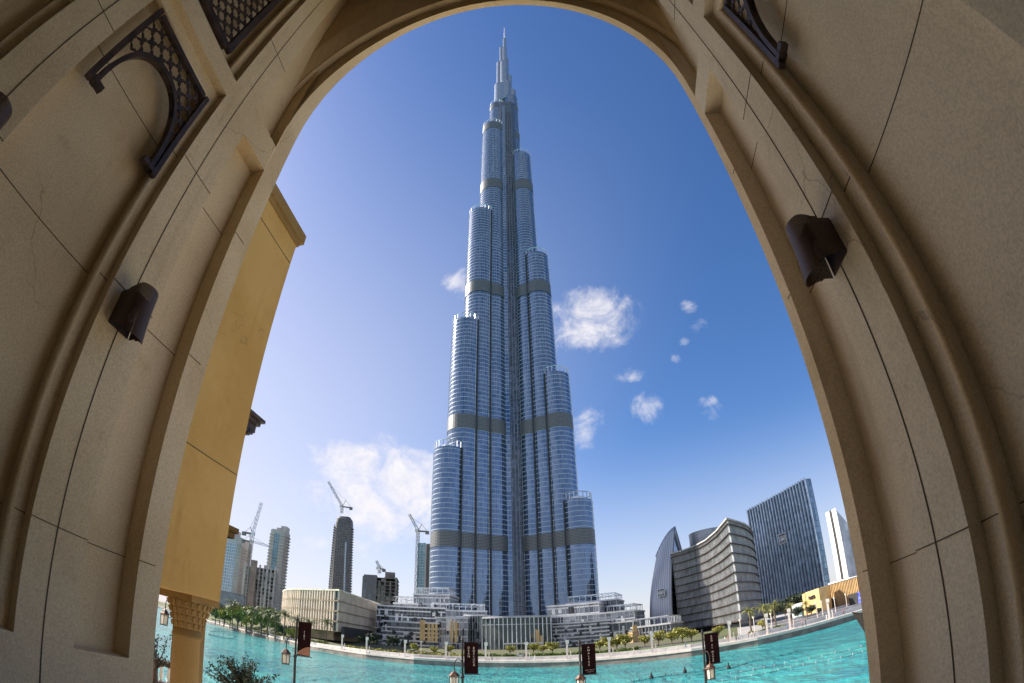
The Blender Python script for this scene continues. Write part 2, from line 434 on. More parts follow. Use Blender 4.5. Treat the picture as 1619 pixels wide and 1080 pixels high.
tag(ribbon('plaza_ground', M['pave'], 0, 0, qs=[11.6, 14, 18, 25, 35, 50, 70, 100, 160, 300, 700, 2200], a0=23), kind='structure')
tag(ribbon('promenade', M['pave'], 0, 0, qs=[-.2, 3, 7, 11.0]), kind='structure')
tag(ribbon('service_road', plain('asphalt', (.09, .088, .09), .9, scale=.6), 0, 0, dz=.03, qs=[30, 33, 36], a0=-26, a1=22), kind='structure')
tag(ribbon('lawn', plain('lawn_grass', (.075, .12, .025), .95, scale=1.2, var=.5), 0, 0, dz=.03, qs=[20.5, 22, 25, 29], a0=-26, a1=22), kind='structure')
# quay wall with pale coping, and the low white wall behind the promenade
def bank_wall(name, m, q0, q1, z0, z1, a0=-72, a1=66, step=.5):
    b = MB(); vs, fs = [], []; na = int((a1 - a0) / step) + 1
    for i in range(na):
        a = R(a0 + step * i); r_ = shore(a)
        for q, z in ((q0, z0), (q1, z0), (q1, z1), (q0, z1)):
            pt = P(a, r_ + q, z); vs.append(tuple(pt))
    for i in range(na - 1):
        for j in range(4):
            fs.append((i * 4 + j, i * 4 + (j + 1) % 4, (i + 1) * 4 + (j + 1) % 4, (i + 1) * 4 + j))
    fs += [(3, 2, 1, 0), tuple((na - 1) * 4 + j for j in range(4))]
    b.add(vs, fs); return b.build(name, m)
tag(bank_wall('quay_wall', plain('quay_stone', (.25, .195, .17), .85, scale=.4, var=.3), -.25, .6, -1, 1.35), 'grey stone quay wall standing in the lake under the far promenade', 'wall')
tag(bank_wall('quay_coping', plain('pale_coping_stone', (.78, .62, .53), .7, scale=.5, var=.12), -.45, .9, 1.39, 2.06), 'pale stone coping along the edge of the far promenade', 'coping')
tag(bank_wall('garden_wall', plain('pale_garden_wall', (.52, .49, .45), .8, scale=.4, var=.15), 11.0, 11.6, 1.6, 2.9, a0=-26, a1=23), 'long low pale garden wall behind the promenade in front of the lawns', 'wall')
tag(bank_wall('terrace_wall', plain('grey_terrace_wall', (.55, .54, .53), .8, scale=.4, var=.15), 11.0, 11.6, 1.6, 3.1, a0=23.2, a1=60), 'low grey terrace wall in front of the palms at the plaza', 'wall')

# our own bank: the promenade below the archway
nb = MB()
def near_edge(x): return 27 - .002 * x * x
xs = [-90 + 6 * i for i in range(31)]
for i in range(len(xs) - 1):
    a_, b_ = xs[i], xs[i + 1]
    nb.quad((a_, -60, 1.8), (b_, -60, 1.8), (b_, near_edge(b_), 1.8), (a_, near_edge(a_), 1.8))
    nb.quad((a_, near_edge(a_), 1.8), (b_, near_edge(b_), 1.8), (b_, near_edge(b_), -1), (a_, near_edge(a_), -1))
tag(nb.build('near_promenade', M['floor']), kind='structure')
# ------------------------------------------------------------------ the archway we look out of (its own frame: +y out of the arch)
W = 2.6
YAW = R(7.0)
arch = empty('stone_archway', (0, 0, CZ), -YAW)
tag(arch, 'beige plastered stone archway with recessed wall panels, open to the lake', 'archway')
XL, XR = -1.284 * W, .715 * W
XC, HW = (XL + XR) / 2, (XR - XL) / 2
ZS, ZB = 2.24 * W, 1.47 * W                          # springing, rise of the pointed arch
ZF = -1.62                                           # passage floor below the eye
Y0 = 1.275 * W
def a2w(x, y, z):                                    # archway frame -> world
    c, s = math.cos(YAW), math.sin(YAW); return Vector((c * x + s * y, -s * x + c * y, z + CZ))
def opening(off=0.0, n=30, z0=ZF):
    """outline of the arch opening, from the left foot over the apex to the right foot"""
    pts = [(XC - HW - off, z0), (XC - HW - off, ZS * .3), (XC - HW - off, ZS * .7)]
    for i in range(n + 1):
        t = PI * i / n
        x = -math.cos(t); z = math.sin(t)
        z = z * (1 - .015) + .015 * (1 - abs(x))
        pts.append((XC + (HW + off) * x, ZS + (ZB + off) * z))
    pts += [(XC + HW + off, ZS * .7), (XC + HW + off, ZS * .3), (XC + HW + off, z0)]
    return pts
inner = opening()
def yback(z, right):                                 # back edge of the outer rib: thinner towards the crown
    y = (1.215 if right else 1.165) * W
    return y + (1.232 * W - y) * sm((z - 2.0 * W) / (1.6 * W))
b = MB()
# soffit of the outer rib
k = len(inner)
fr = [(x, Y0, z) for x, z in inner]; bk = [(x, yback(z, x > XC), z) for x, z in inner]
b.add(fr + bk, [(i, i + 1, k + i + 1, k + i) for i in range(k - 1)])
# outer face of the front wall
X0, X1, ZT = -15.0, 13.0, 15.5
ob = []
for i, (x, z) in enumerate(inner):
    t = i / (k - 1)
    ob.append((X0 if z <= ZS and x < XC else X1 if z <= ZS and x > XC else XC + (x - XC) / HW * (X1 - X0) * .5, z if z <= ZS else ZT))
ob = [((X0 if x < X0 else X1 if x > X1 else x), z) for x, z in ob]
b.add(fr + [(x, Y0, z) for x, z in ob], [(i, k + i, k + i + 1, i + 1) for i in range(k - 1)])
b.build('front_wall', M['wall'], arch)
# second order of the arch behind the rib, then the coved inner face rising to the vault
RIM = .105 * W
z_s = 1.86 * W                                       # the second order starts above the cross bar
o1 = [(x, z) for x, z in opening(.0, 40) if z >= ZS]
b = MB()
rows = []
for x, z in o1:
    t = (x - XC) / HW
    rt = x > XC
    nx, nz_ = t, math.sqrt(max(0, 1 - t * t))
    yb = yback(z, rt)
    rim = (x + nx * RIM, z + nz_ * RIM)
    lean = .10 * W * sm((z - ZS) / (1.5 * W))
    rim2 = (x + nx * (RIM + .012 * W), z + nz_ * RIM + .012 * W)
    rows.append([(x, yb, z), (x + nx * RIM * .5, yb - .004, z + nz_ * RIM * .5), (rim[0], yb - .008, rim[1]), (rim[0], yb - .008, rim[1]), (rim[0] - nx * .012 * W, yb - .03 * W, rim[1] - nz_ * .012 * W),
                 (rim[0], yb - .055 * W, rim[1]), (rim2[0], yb - .058 * W, rim2[1]), (rim2[0], yb - .058 * W, rim2[1]),
                 (x + nx * (RIM + .02 * W), yb - .085 * W - lean * .3, rim[1] + .30 * W),
                 (x + nx * (RIM + .02 * W), yb - .10 * W - lean, 4.4 * W), (XC + (x - XC) * 1.02, yb - .10 * W - lean, 4.5 * W)])
vs = [p_ for r_ in rows for p_ in r_]; q = len(rows[0])
fs = []
for i in range(len(rows) - 1):
    for j in range(q - 1): fs.append((i * q + j, i * q + j + 1, (i + 1) * q + j + 1, (i + 1) * q + j))
b.add(vs, fs)
vo = b.build('vault', M['wall'], arch)
b = MB(); b.quad((XL - .3, -2.6 * W, 4.38 * W), (XR + .3, -2.6 * W, 4.38 * W), (XR + .3, Y0 - .1, 4.38 * W), (XL - .3, Y0 - .1, 4.38 * W))
for i in range(9): b.box((XC, -2.3 * W + i * .42 * W, 4.34 * W), (XR - XL + .4, .16, .2))
b.build('dark_ceiling', M['timber'], arch)  # timber made up to darken the ceiling and cut bounced light
# side walls: stepped relief on a grid of breaks
def side_wall(sgn):
    X = XL if sgn < 0 else XR
    right = sgn > 0
    f = 1.0
    yf, yn = (1.165, .945) if not right else (1.215, .985)
    je, e1, e1b = (.832, .737, .692) if not right else (.908, .795, .735)
    zb0, zb1 = (1.851, 2.037) if not right else (1.903, 2.056)
    zn0, zn1 = (1.868, 1.985) if not right else (2.02, 2.17)
    zi0 = zn0 - .07
    zr0 = -.205 if not right else -.52
    near0, near1 = .172, -.012
    dB, dN1, dN2 = .074, .040, .095
    def depth(y, z):
        if yn < y < yf:
            if zr0 < z < zb0: return dB
            if z > zb1: return dB
        for lo, hi in ((near0, e1), (-.75, near1 - .0)):
            if lo < y < hi:
                if zr0 + .005 < z < zn0 or z > zn1:
                    a = e1 - e1b
                    lo2 = lo + (.0 if lo == near0 else .045); hi2 = hi - (a if hi == e1 else .045)
                    if lo2 < y < hi2 and (zr0 + .04 < z < zi0 or z > zn1 + .06): return dN2
                    return dN1
        return 0.0
    ys = sorted({-2.6, -.75, -.705, near1 - .045, near1, near0, near0 + .045, e1b, e1, yn, yf})
    zs = sorted({ZF / W, zr0, zr0 + .005, zr0 + .04, zi0, zn0, zn1, zn1 + .06, zb0, zb1, 3.0, 4.6})
    b = MB()
    D = [[depth((ys[i] + ys[i + 1]) / 2, (zs[j] + zs[j + 1]) / 2) for j in range(len(zs) - 1)] for i in range(len(ys) - 1)]
    pt = lambda d, y, z: (X + sgn * d * W, y * W, z * W)
    for i in range(len(ys) - 1):
        for j in range(len(zs) - 1):
            d = D[i][j]; a = [pt(d, ys[i], zs[j]), pt(d, ys[i + 1], zs[j]), pt(d, ys[i + 1], zs[j + 1]), pt(d, ys[i], zs[j + 1])]
            b.quad(*(a if sgn < 0 else a[::-1]))
            if i == len(ys) - 2 and d > 0: b.quad(pt(d, yf, zs[j]), pt(0, yf, zs[j]), pt(0, yf, zs[j + 1]), pt(d, yf, zs[j + 1]))
            if i + 1 < len(ys) - 1 and D[i + 1][j] != d:
                e = D[i + 1][j]; b.quad(pt(d, ys[i + 1], zs[j]), pt(e, ys[i + 1], zs[j]), pt(e, ys[i + 1], zs[j + 1]), pt(d, ys[i + 1], zs[j + 1]))
            if j + 1 < len(zs) - 1 and D[i][j + 1] != d:
                e = D[i][j + 1]; b.quad(pt(d, ys[i], zs[j + 1]), pt(e, ys[i], zs[j + 1]), pt(e, ys[i + 1], zs[j + 1]), pt(d, ys[i + 1], zs[j + 1]))
    o = b.build('side_wall', M['wall_r' if right else 'wall'], arch)
    # rounded bead between the two steps of each niche frame
    bd = MB(); r_ = .012 * W; xx = X + sgn * (dN1 + .008) * W
    for y in (e1b, ):
        for za, zc in ((zr0 + .04, zi0), (zn1 + .06, 4.5)):
            bd.tube([(xx, y * W, za * W), (xx, y * W, zc * W)], r_, 10)
    for z in (zr0 + .04, zi0):
        bd.tube([(xx, near0 * W, z * W), (xx, e1b * W, z * W)], r_, 10)
    bd.build('frame_moulding', M['wall'], arch, smooth=True)
    # open joints between the casting panels
    g = .004 * W / 2
    def vj(y, za, zc, d=0.0):
        jb = MB(); jb.box((X + sgn * (d * W) - sgn * .001, y * W, (za + zc) / 2 * W), (.006, g * 1.9, (zc - za) * W)); jb.build('panel_joint', M['joint'], arch)
    def hj(z, ya, yc, d=0.0):
        jb = MB(); jb.box((X + sgn * (d * W) - sgn * .001, (ya + yc) / 2 * W, z * W), (.006, (yc - ya) * W, g * 1.3)); jb.build('panel_joint', M['joint'], arch)
    vj(je, ZF / W, 4.4); vj(.086, ZF / W, 4.4)
    for z in ((.11, .845, 1.44) if not right else (.045, .89, 1.5)):
        hj(z, e1, yn); hj(z, yn, yf, dB) if z < zb0 else None; hj(z, yf, 1.24); hj(z, near0, e1b - .006, dN2); hj(z, -.012, near0); hj(z, e1b + .006, e1, dN1)
    hj(2.45, e1, yn)
side_wall(-1); side_wall(1)
b = MB()
b.quad((XL - .5, -2.6 * W, ZF), (XR + .5, -2.6 * W, ZF), (XR + .5, Y0 + 2.2, ZF), (XL - .5, Y0 + 2.2, ZF))
b.quad((XL - .5, Y0 + 2.2, ZF), (XR + .5, Y0 + 2.2, ZF), (XR + .5, Y0 + 2.2, ZF - .5), (XL - .5, Y0 + 2.2, ZF - .5))
b.build('floor', plain('brown_stone_floor', (.58, .49, .36), .6, scale=1.5), arch)
b = MB(); yk = -2.6 * W
b.quad((XL, yk, ZF), (XR, yk, ZF), (XR, yk, 4.5 * W), (XL, yk, 4.5 * W))
b.build('back_wall', M['timber'], arch)  # unseen wall, kept dark so little light bounces from behind

# carved timber lattices standing in the niches
def lattice_cells(mb, y0, y1, z0, z1, cell, keep, x, th):
    """star-pierced panel: octagonal-star holes in a diagonal grid"""
    hs = cell / 2
    ny = int((y1 - y0) / hs) + 2; nzc = int((z1 - z0) / hs) + 2
    for i in range(-1, ny):
        for j in range(-1, nzc):
            if (i + j) % 2: continue
            cy, cz = y0 + i * hs, z0 + j * hs
            if not keep(cy, cz): continue
            vs, fs = [], []
            for k_ in range(16):
                a = 2 * PI * k_ / 16
                rs = cell * (.36 if k_ % 2 == 0 else .285)
                sq = hs / (abs(math.cos(a)) + abs(math.sin(a))) * 1.0
                if k_ % 4 == 0: rs = cell * .37
                vs += [(x, cy + rs * math.cos(a), cz + rs * math.sin(a)), (x, cy + sq * math.cos(a), cz + sq * math.sin(a)),
                       (x - th, cy + rs * math.cos(a), cz + rs * math.sin(a)), (x - th, cy + sq * math.cos(a), cz + sq * math.sin(a))]
            for k_ in range(16):
                a, c = k_ * 4, ((k_ + 1) % 16) * 4
                fs += [(a, a + 1, c + 1, c), (a + 2, c + 2, c + 3, a + 3), (a, c, c + 2, a + 2)]
            mb.add(vs, fs)
def lattice_bracket(sgn, dz, label):
    X = XL if sgn < 0 else XR
    o = empty('lattice_screen', a2w(X + sgn * .03 * W, 0, 0), -YAW)
    tag(o, label, 'lattice', 'carved timber lattices in the wall niches')
    ya, yb, zt, zb = .222 * W, .695 * W, (1.768 + dz) * W, (1.262 + dz) * W
    yc, hw = (ya + yb) / 2, (yb - ya) / 2
    ai, zi = hw - .055 * W, (1.60 + dz) * W             # inner arch: half width, crown
    zsp = zb + .05 * W
    def arc(y):
        t = abs(y - yc) / ai
        return zsp + (zi - zsp) * max(0, 1 - t ** 2.3) ** (1 / 2.3) if t < .97 else zsp + .5 * (zi - zsp)
    th = .05 * sgn
    b = MB()
    for y in (ya + .014 * W, yb - .014 * W): b.box((0, y, (zb + zt) / 2), (.06, .024 * W, zt - zb))
    b.box((0, yc, zt - .014 * W), (.058, yb - ya - .068 * W, .024 * W))
    n_ = 40; pts = []
    for i in range(n_ + 1):
        a_ = PI * i / n_; ca, sa = -math.cos(a_), math.sin(a_)
        e_ = 2 / 2.3; pts.append((yc + ai * math.copysign(abs(ca) ** e_, ca), zsp + (zi - zsp) * abs(sa) ** e_))
    pts = [(pts[0][0], zb + .005 * W)] + pts + [(pts[-1][0], zb + .005 * W)]
    outp = []
    for i, (y_, z_) in enumerate(pts):
        p0, p1 = pts[max(0, i - 1)], pts[min(len(pts) - 1, i + 1)]; tx, tz_ = p1[0] - p0[0], p1[1] - p0[1]; L = math.hypot(tx, tz_) + 1e-9
        outp.append((y_ - tz_ / L * .020 * W, z_ + tx / L * .020 * W))
    k_ = len(pts); vs = [(x_, y_, z_) for x_ in (-.038, .038) for (y_, z_) in pts] + [(x_, y_, z_) for x_ in (-.038, .038) for (y_, z_) in outp]
    fs = []
    for i in range(k_ - 1):
        A_, B_, C_, D_ = i, k_ + i, 2 * k_ + i, 3 * k_ + i
        fs += [(A_, A_ + 1, B_ + 1, B_), (C_, D_, D_ + 1, C_ + 1), (A_, C_, C_ + 1, A_ + 1), (B_, B_ + 1, D_ + 1, D_)]
    b.add(vs, fs)
    for s_ in (-1, 1):                                   # scrolled feet
        yy = yc + s_ * (hw - .05 * W)
        b.box((0, yy, zb + .018 * W), (.066, .075 * W, .022 * W))
    b.build('frame', M['timber'], o)
    b = MB()
    lattice_cells(b, ya + .012 * W, yb - .012 * W, zb, zt - .01 * W, .082 * W,
                  lambda y, z: ya + .02 * W < y < yb - .02 * W and zb + .06 * W < z < zt - .02 * W and z > arc(y) + .014 * W and abs(y - yc) < hw - .02 * W, .012 * sgn, .018 * sgn)
    b.build('pierced_panel', M['timber'], o)
    return o
lattice_bracket(-1, .0, 'dark carved lattice arch in the left niche below the cross bar')
lattice_bracket(1, .085, 'dark carved lattice arch in the right wall niche, mostly cut off by the frame')
o = empty('lattice_screen', a2w(XL - .03 * W, 0, 0), -YAW)
tag(o, 'dark pierced lattice screen in the upper left niche, above the cross bar', 'lattice', 'carved timber lattices in the wall niches')
b = MB(); ya, yb, zb, zt = .2 * W, .60 * W, 2.075 * W, 3.35 * W
for y in (ya, yb): b.box((0, y, (zb + zt) / 2), (.07, .04 * W, zt - zb))
for z in (zb, zt): b.box((0, (ya + yb) / 2, z), (.068, yb - ya - .04 * W, .04 * W))
b.build('frame', M['timber'], o)
b = MB(); lattice_cells(b, ya, yb, zb, zt, .082 * W, lambda y, z: ya < y < yb and zb < z < zt, -.012, -.018)
b.build('pierced_panel', M['timber'], o)

# perforated wall sconces
m, t, p = new_mat('perforated_bronze')
p.inputs['Base Color'].default_value = (.11, .065, .042, 1); p.inputs['Metallic'].default_value = .3; p.inputs['Roughness'].default_value = .5
tcn = N(t, 'ShaderNodeTexCoord'); sx = N(t, 'ShaderNodeSeparateXYZ'); t.links.new(tcn.outputs['UV'], sx.inputs[0])
du = math_n(t, 'SUBTRACT', math_n(t, 'FRACT', math_n(t, 'MULTIPLY', sx.outputs[0], 1 / .0105)), .5)
dv = math_n(t, 'SUBTRACT', math_n(t, 'FRACT', math_n(t, 'MULTIPLY', sx.outputs[1], 1 / .0105)), .5)
hole = math_n(t, 'LESS_THAN', math_n(t, 'ADD', math_n(t, 'MULTIPLY', du, du), math_n(t, 'MULTIPLY', dv, dv)), .075)
tr_ = N(t, 'ShaderNodeBsdfTransparent'); mxs = N(t, 'ShaderNodeMixShader')
t.links.new(hole, mxs.inputs[0]); t.links.new(p.outputs[0], mxs.inputs[1]); t.links.new(tr_.outputs[0], mxs.inputs[2])
t.links.new(mxs.outputs[0], [n for n in t.nodes if n.type == 'OUTPUT_MATERIAL'][0].inputs['Surface'])
M['perf'] = m
def sconce(sgn, y, z, label, hgt=.30, wid=.25, dep=.27):
    X = XL if sgn < 0 else XR
    o = empty('wall_sconce', a2w(X, y, z), -YAW)
    tag(o, label, 'wall lamp', 'perforated metal sconces on the walls')
    # U-shaped skirt: straight cheeks and a round nose, its upper and lower edges stepped like an ogee
    n_ = 40; path = []
    st = dep - wid / 2
    for i in range(n_ + 1):
        t_ = i / n_; L1, L2 = st, PI * wid / 2; tot = 2 * L1 + L2; d = t_ * tot
        if d < L1: path.append((d, -wid / 2, d))
        elif d > L1 + L2: path.append((tot - d, wid / 2, d))
        else:
            a = (d - L1) / L2 * PI; path.append((st + wid / 2 * math.sin(a), -wid / 2 * math.cos(a), d))
    def zt(e): return hgt * .5 + (.0 if e < .09 else .02 if e < .12 else .045 * sm((e - .12) / .12) + .02)
    def zb(e): return -hgt * .5 - (.0 if e < .07 else .018 if e < .10 else .018 + .075 * sm((e - .10) / .16))
    vs, fs, uv = [], [], []
    rows_ = 8
    for (e, yy, d) in path:
        for j in range(rows_ + 1):
            z_ = zb(e) + (zt(e) - zb(e)) * j / rows_
            fl = 1 + .10 * (1 - j / rows_) ** 2
            vs.append((-sgn * (e * fl + .012), yy * fl, z_)); uv.append((d, z_))
    for i in range(n_):
        for j in range(rows_): fs.append((i * (rows_ + 1) + j, (i + 1) * (rows_ + 1) + j, (i + 1) * (rows_ + 1) + j + 1, i * (rows_ + 1) + j + 1))
    me = bpy.data.meshes.new('shade'); me.from_pydata(vs, [], fs)
    ul = me.uv_layers.new(name='UVMap')
    for lp in me.loops: ul.data[lp.index].uv = uv[lp.vertex_index]
    me.materials.append(M['perf']); sh = bpy.data.objects.new('shade', me); COL.objects.link(sh); sh.parent = o
    md = sh.modifiers.new('thickness', 'SOLIDIFY'); md.thickness = .004
    b = MB(); b.box((-sgn * .006, 0, 0), (.012, wid * .94, hgt * .98))
    b.box((-sgn * dep * .4, 0, hgt * .42), (dep * .75, wid * .8, .012))
    b.build('back_plate', M['timber'], o)
    b = MB(); b.lathe([(.02, -.06), (.034, -.03), (.036, .0), (.02, .05), (.012, .08)], (-sgn * dep * .45, 0, -.02), 14)
    b.build('bulb', M['white'], o, smooth=True)
sconce(-1, .832 * W, .775 * W, 'perforated dark metal sconce on the left wall beside a tall recessed panel')
sconce(1, .905 * W, .80 * W, 'perforated dark metal sconce on the right wall showing its pale bulb')
sconce(-1, .086 * W, .775 * W, 'perforated sconce on the near left wall, only its edge in view at the left border')

# ------------------------------------------------------------------ neighbouring amber wing outside the arch, on a column
yb_ = empty('amber_building', a2w(-2 * W, 2.0 * W, -5.5), -YAW)
tag(yb_, 'amber rendered building wing projecting over a column outside the left of the arch', 'building')
def part(mb, name, m, smooth=False):
    o = mb.build(name, m, yb_, smooth)
    o.location = (2 * W, -2.0 * W, 5.5); return o
YE = 2.495 * W
b = MB(); b.box((-4.5 * W, (Y0 + .02 + YE) / 2, 1.44 * W), (5.0 * W, YE - Y0 - .02, 2.72 * W)); part(b, 'upper_wall', M['amber'])
b = MB()
b.box((-4.485 * W, (Y0 + .02 + YE) / 2 + .02, 2.765 * W), (5.0 * W, YE - Y0 + .02, .045 * W))
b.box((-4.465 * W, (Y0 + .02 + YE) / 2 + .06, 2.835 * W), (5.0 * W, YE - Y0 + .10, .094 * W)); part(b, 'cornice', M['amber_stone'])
for z in (.868, 2.55):
    b = MB(); b.box((-1.999 * W, (Y0 + .05 + YE) / 2, z * W), (.012, YE - Y0 - .1, .010)); part(b, 'panel_joint', M['joint'])
cy_ = 2.40 * W; cx_ = -2.152 * W; zc0 = .0795 * W
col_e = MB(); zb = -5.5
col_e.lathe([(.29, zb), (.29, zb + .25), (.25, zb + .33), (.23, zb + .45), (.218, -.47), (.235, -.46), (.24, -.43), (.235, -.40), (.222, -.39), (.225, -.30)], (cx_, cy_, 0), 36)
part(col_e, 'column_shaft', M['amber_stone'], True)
cp = MB(); rad = [.235, .26, .29, .325, .36]
for i in range(4):                                   # muqarnas capital: rows of little niches, each row further out
    z0 = -.31 + i * .105; r_ = rad[i]; nn = 16 + i * 2
    cp.lathe([(r_ - .008, z0), (r_, z0 + .015), (rad[i + 1] - .016, z0 + .095), (rad[i + 1] - .016, z0 + .105)], (cx_, cy_, 0), 32)
    for k_ in range(nn):
        a = 2 * PI * (k_ + .5 * (i % 2)) / nn
        cp.tube([(cx_ + (r_ + .003) * math.cos(a), cy_ + (r_ + .003) * math.sin(a), z0 + .01), (cx_ + (rad[i + 1] - .008) * math.cos(a), cy_ + (rad[i + 1] - .008) * math.sin(a), z0 + .088)], [.012, .022], 6)
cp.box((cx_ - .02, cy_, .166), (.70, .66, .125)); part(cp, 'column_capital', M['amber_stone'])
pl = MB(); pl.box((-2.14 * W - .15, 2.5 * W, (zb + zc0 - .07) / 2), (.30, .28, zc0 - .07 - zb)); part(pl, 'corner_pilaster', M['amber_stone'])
ev = MB(); x0_, x1_, y0_, y1_ = -3.4 * W, -2.2 * W, YE + .02, 2.9 * W
ev.box(((x0_ + x1_) / 2, (y0_ + y1_) / 2, 1.40 * W), (x1_ - x0_, y1_ - y0_, .07)); ev.box(((x0_ + x1_) / 2 + .03, (y0_ + y1_) / 2 + .03, 1.40 * W + .08), (x1_ - x0_ + .06, y1_ - y0_ + .06, .06))
ev.box((x1_ - .12, (y0_ + y1_) / 2, 1.355 * W), (.12, y1_ - y0_ - .1, .14)); ev.box((x1_ - .5, (y0_ + y1_) / 2, 1.335 * W), (.9, y1_ - y0_ - .25, .16))
for i in range(4): ev.box((x1_ - .3, y0_ + .12 + i * .22, 1.31 * W), (.5, .07, .14))
part(ev, 'timber_eave', M['timber'])
sc = MB(); sc.box((-2.63 * W, (YE + 2.74 * W) / 2 + .01, .535 * W), (.98 * W, 2.74 * W - YE, .10)); sc.box((-2.625 * W, (YE + 2.76 * W) / 2 + .01, .535 * W + .095), (1.0 * W, 2.76 * W - YE, .09)); part(sc, 'lower_cornice', M['amber_stone'])
wt = MB(); wt.box((-5.2 * W, 2.15 * W, 1.5 * W), (1.4 * W, 1.25 * W, 14 * W)); part(wt, 'sun_blocker', M['amber']); part(sc, 'lower_cornice', M['amber_stone'])  # tall block added out of view, keeps direct sun off the arch
# ------------------------------------------------------------------ the supertall tower
TX, TY = -2.0, 334.0
tower = empty('skyscraper', (TX, TY, 4))
tag(tower, 'very tall blue glass tower with stepped round setbacks and a needle spire', 'skyscraper')
FH = 3.2
TG = glazing('tower_glass', (.215, .27, .36), (.115, .165, .245), FH, 1.35, (.40, .46, .54), metal=.92, rough=.045, line=.13, mull=.045, round_r=10.0)
TCORE = glazing('tower_recess_glass', (.16, .20, .27), (.05, .06, .08), FH, 1.1, (.20, .21, .23), metal=.85, rough=.08, line=.18, mull=.16)
m, t, p = new_mat('mechanical_louvres')
tcn = N(t, 'ShaderNodeTexCoord'); sx = N(t, 'ShaderNodeSeparateXYZ'); t.links.new(tcn.outputs['Object'], sx.inputs[0])
lv = math_n(t, 'FRACT', math_n(t, 'MULTIPLY', sx.outputs[2], 1 / .9))
an = math_n(t, 'FRACT', math_n(t, 'MULTIPLY', math_n(t, 'ARCTAN2', sx.outputs[1], sx.outputs[0]), 10 / .9))
pat = math_n(t, 'MAXIMUM', math_n(t, 'LESS_THAN', lv, .38), math_n(t, 'MULTIPLY', math_n(t, 'LESS_THAN', an, .2), .6))
t.links.new(mix(t, (.045, .047, .05), (.235, .235, .235), pat), p.inputs['Base Color']); p.inputs['Roughness'].default_value = .45; p.inputs['Metallic'].default_value = .35
M['louvre'] = m
BANDS = [(64.0, 73.5), (142.0, 152.0), (256.5, 267.5), (386, 399), (490, 502), (553, 561)]
def tower_tube(x, y, r, z1, z0=4.0, bands=True, rail=True, ell=1.0):
    """one round bay of a wing, full height: glass, louvred plant floors, edge fins, crown rail"""
    seg = 40
    def ring(rr): return [(x + rr * math.cos(2 * PI * i / seg), y + rr * ell * math.sin(2 * PI * i / seg)) for i in range(seg)]
    loc = (x, y, z0)
    b = MB(); b.prism(ring(r), z0, z1); o = b.build('glass_bay', TG, None, loc=loc); attach(o)
    for p_ in o.data.polygons: p_.use_smooth = len(p_.vertices) == 4
    for za, zb in BANDS:
        if bands and zb < z1 + 1:
            b = MB(); b.prism(ring(r + .35), za, min(zb, z1 + .2)); o = b.build('louvre_band', M['louvre'], None, loc=loc); attach(o)
    f = MB()
    for a in (-PI * .98, -PI * .02):
        f.box((x + (r + .25) * math.cos(a), y + (r + .25) * ell * math.sin(a), (z0 + z1) / 2), (.6, .4, z1 - z0), a + PI / 2)
    o = f.build('edge_fins', M['alu'], None, loc=loc); attach(o)
    if rail:
        c = MB(); hh = 4.2
        for i in range(seg):
            if i % 2 == 0:
                a = 2 * PI * i / seg; c.box((x + (r - .15) * math.cos(a), y + (r - .15) * math.sin(a), z1 + hh / 2), (.35, .5, hh), a + PI / 2)
        rr = ring(r - .1); c.tube([(px, py, z1 + hh) for px, py in rr + rr[:1]], .32, 5)
        rr = ring(r * .55); c.prism(rr, z1, z1 + 2.6)
        o = c.build('crown_rail', M['alu'], None, loc=loc); attach(o)
def attach(o):
    l = Vector(o.location); o.parent = tower; o.location = l - Vector((TX, TY, 4))
for (x, y, r_, z) in ((-41.0, 306, 9.7, 127.5), (-32.8, 312, 10.7, 229), (-24.4, 317, 11.2, 352), (-15.2, 322, 11.6, 504),
                      (37.3, 306, 9.0, 92), (29.4, 312, 9.3, 183), (21.3, 317, 9.8, 298), (13.2, 322, 9.9, 445)):
    tower_tube(x, y, r_, z)
WING_L = [(-41.0, 306, 9.7, 127.5), (-32.8, 312, 10.7, 229), (-24.4, 317, 11.2, 352), (-15.2, 322, 11.6, 504)]
WING_R = [(37.3, 306, 9.0, 92), (29.4, 312, 9.3, 183), (21.3, 317, 9.8, 298), (13.2, 322, 9.9, 445)]
for wing, sg in ((WING_L, 1), (WING_R, -1)):             # dark slots where one bay meets the next, each with a bright edge fin
    for (xa, ya_, ra, za), (xb, yb2, rb, zb2) in zip(wing, wing[1:]):
        pa, pb = Vector((xa, ya_)), Vector((xb, yb2)); dd = (pb - pa).length; a_ = (ra * ra - rb * rb + dd * dd) / (2 * dd); hh = math.sqrt(ra * ra - a_ * a_)
        u_ = (pb - pa) / dd; pm_ = pa + u_ * a_; nrm = Vector((u_.y, -u_.x)); nrm = nrm if nrm.y < 0 else -nrm; q = pm_ + nrm * hh
        b = MB(); b.box((q.x + nrm.x * .35, q.y + nrm.y * .35, (4 + za) / 2), (.85, 1.5, za - 4.2), 0); attach(b.build('joint_slot', M['dark'], None, loc=(q.x, q.y, 4)))
        b = MB(); b.box((q.x + sg * -.95, q.y - .75, (4 + za) / 2), (.3, .9, za - 4.2), 0); attach(b.build('edge_fins', M['alu'], None, loc=(q.x, q.y, 4)))
tower_tube(-3.0, 352, 12, 420); tower_tube(-3.0, 366, 11, 280)
tower_tube(-10.8, 330, 9.3, 566); tower_tube(4.4, 331, 9.0, 586, rail=False); tower_tube(-3.6, 338, 10.5, 586, rail=False)
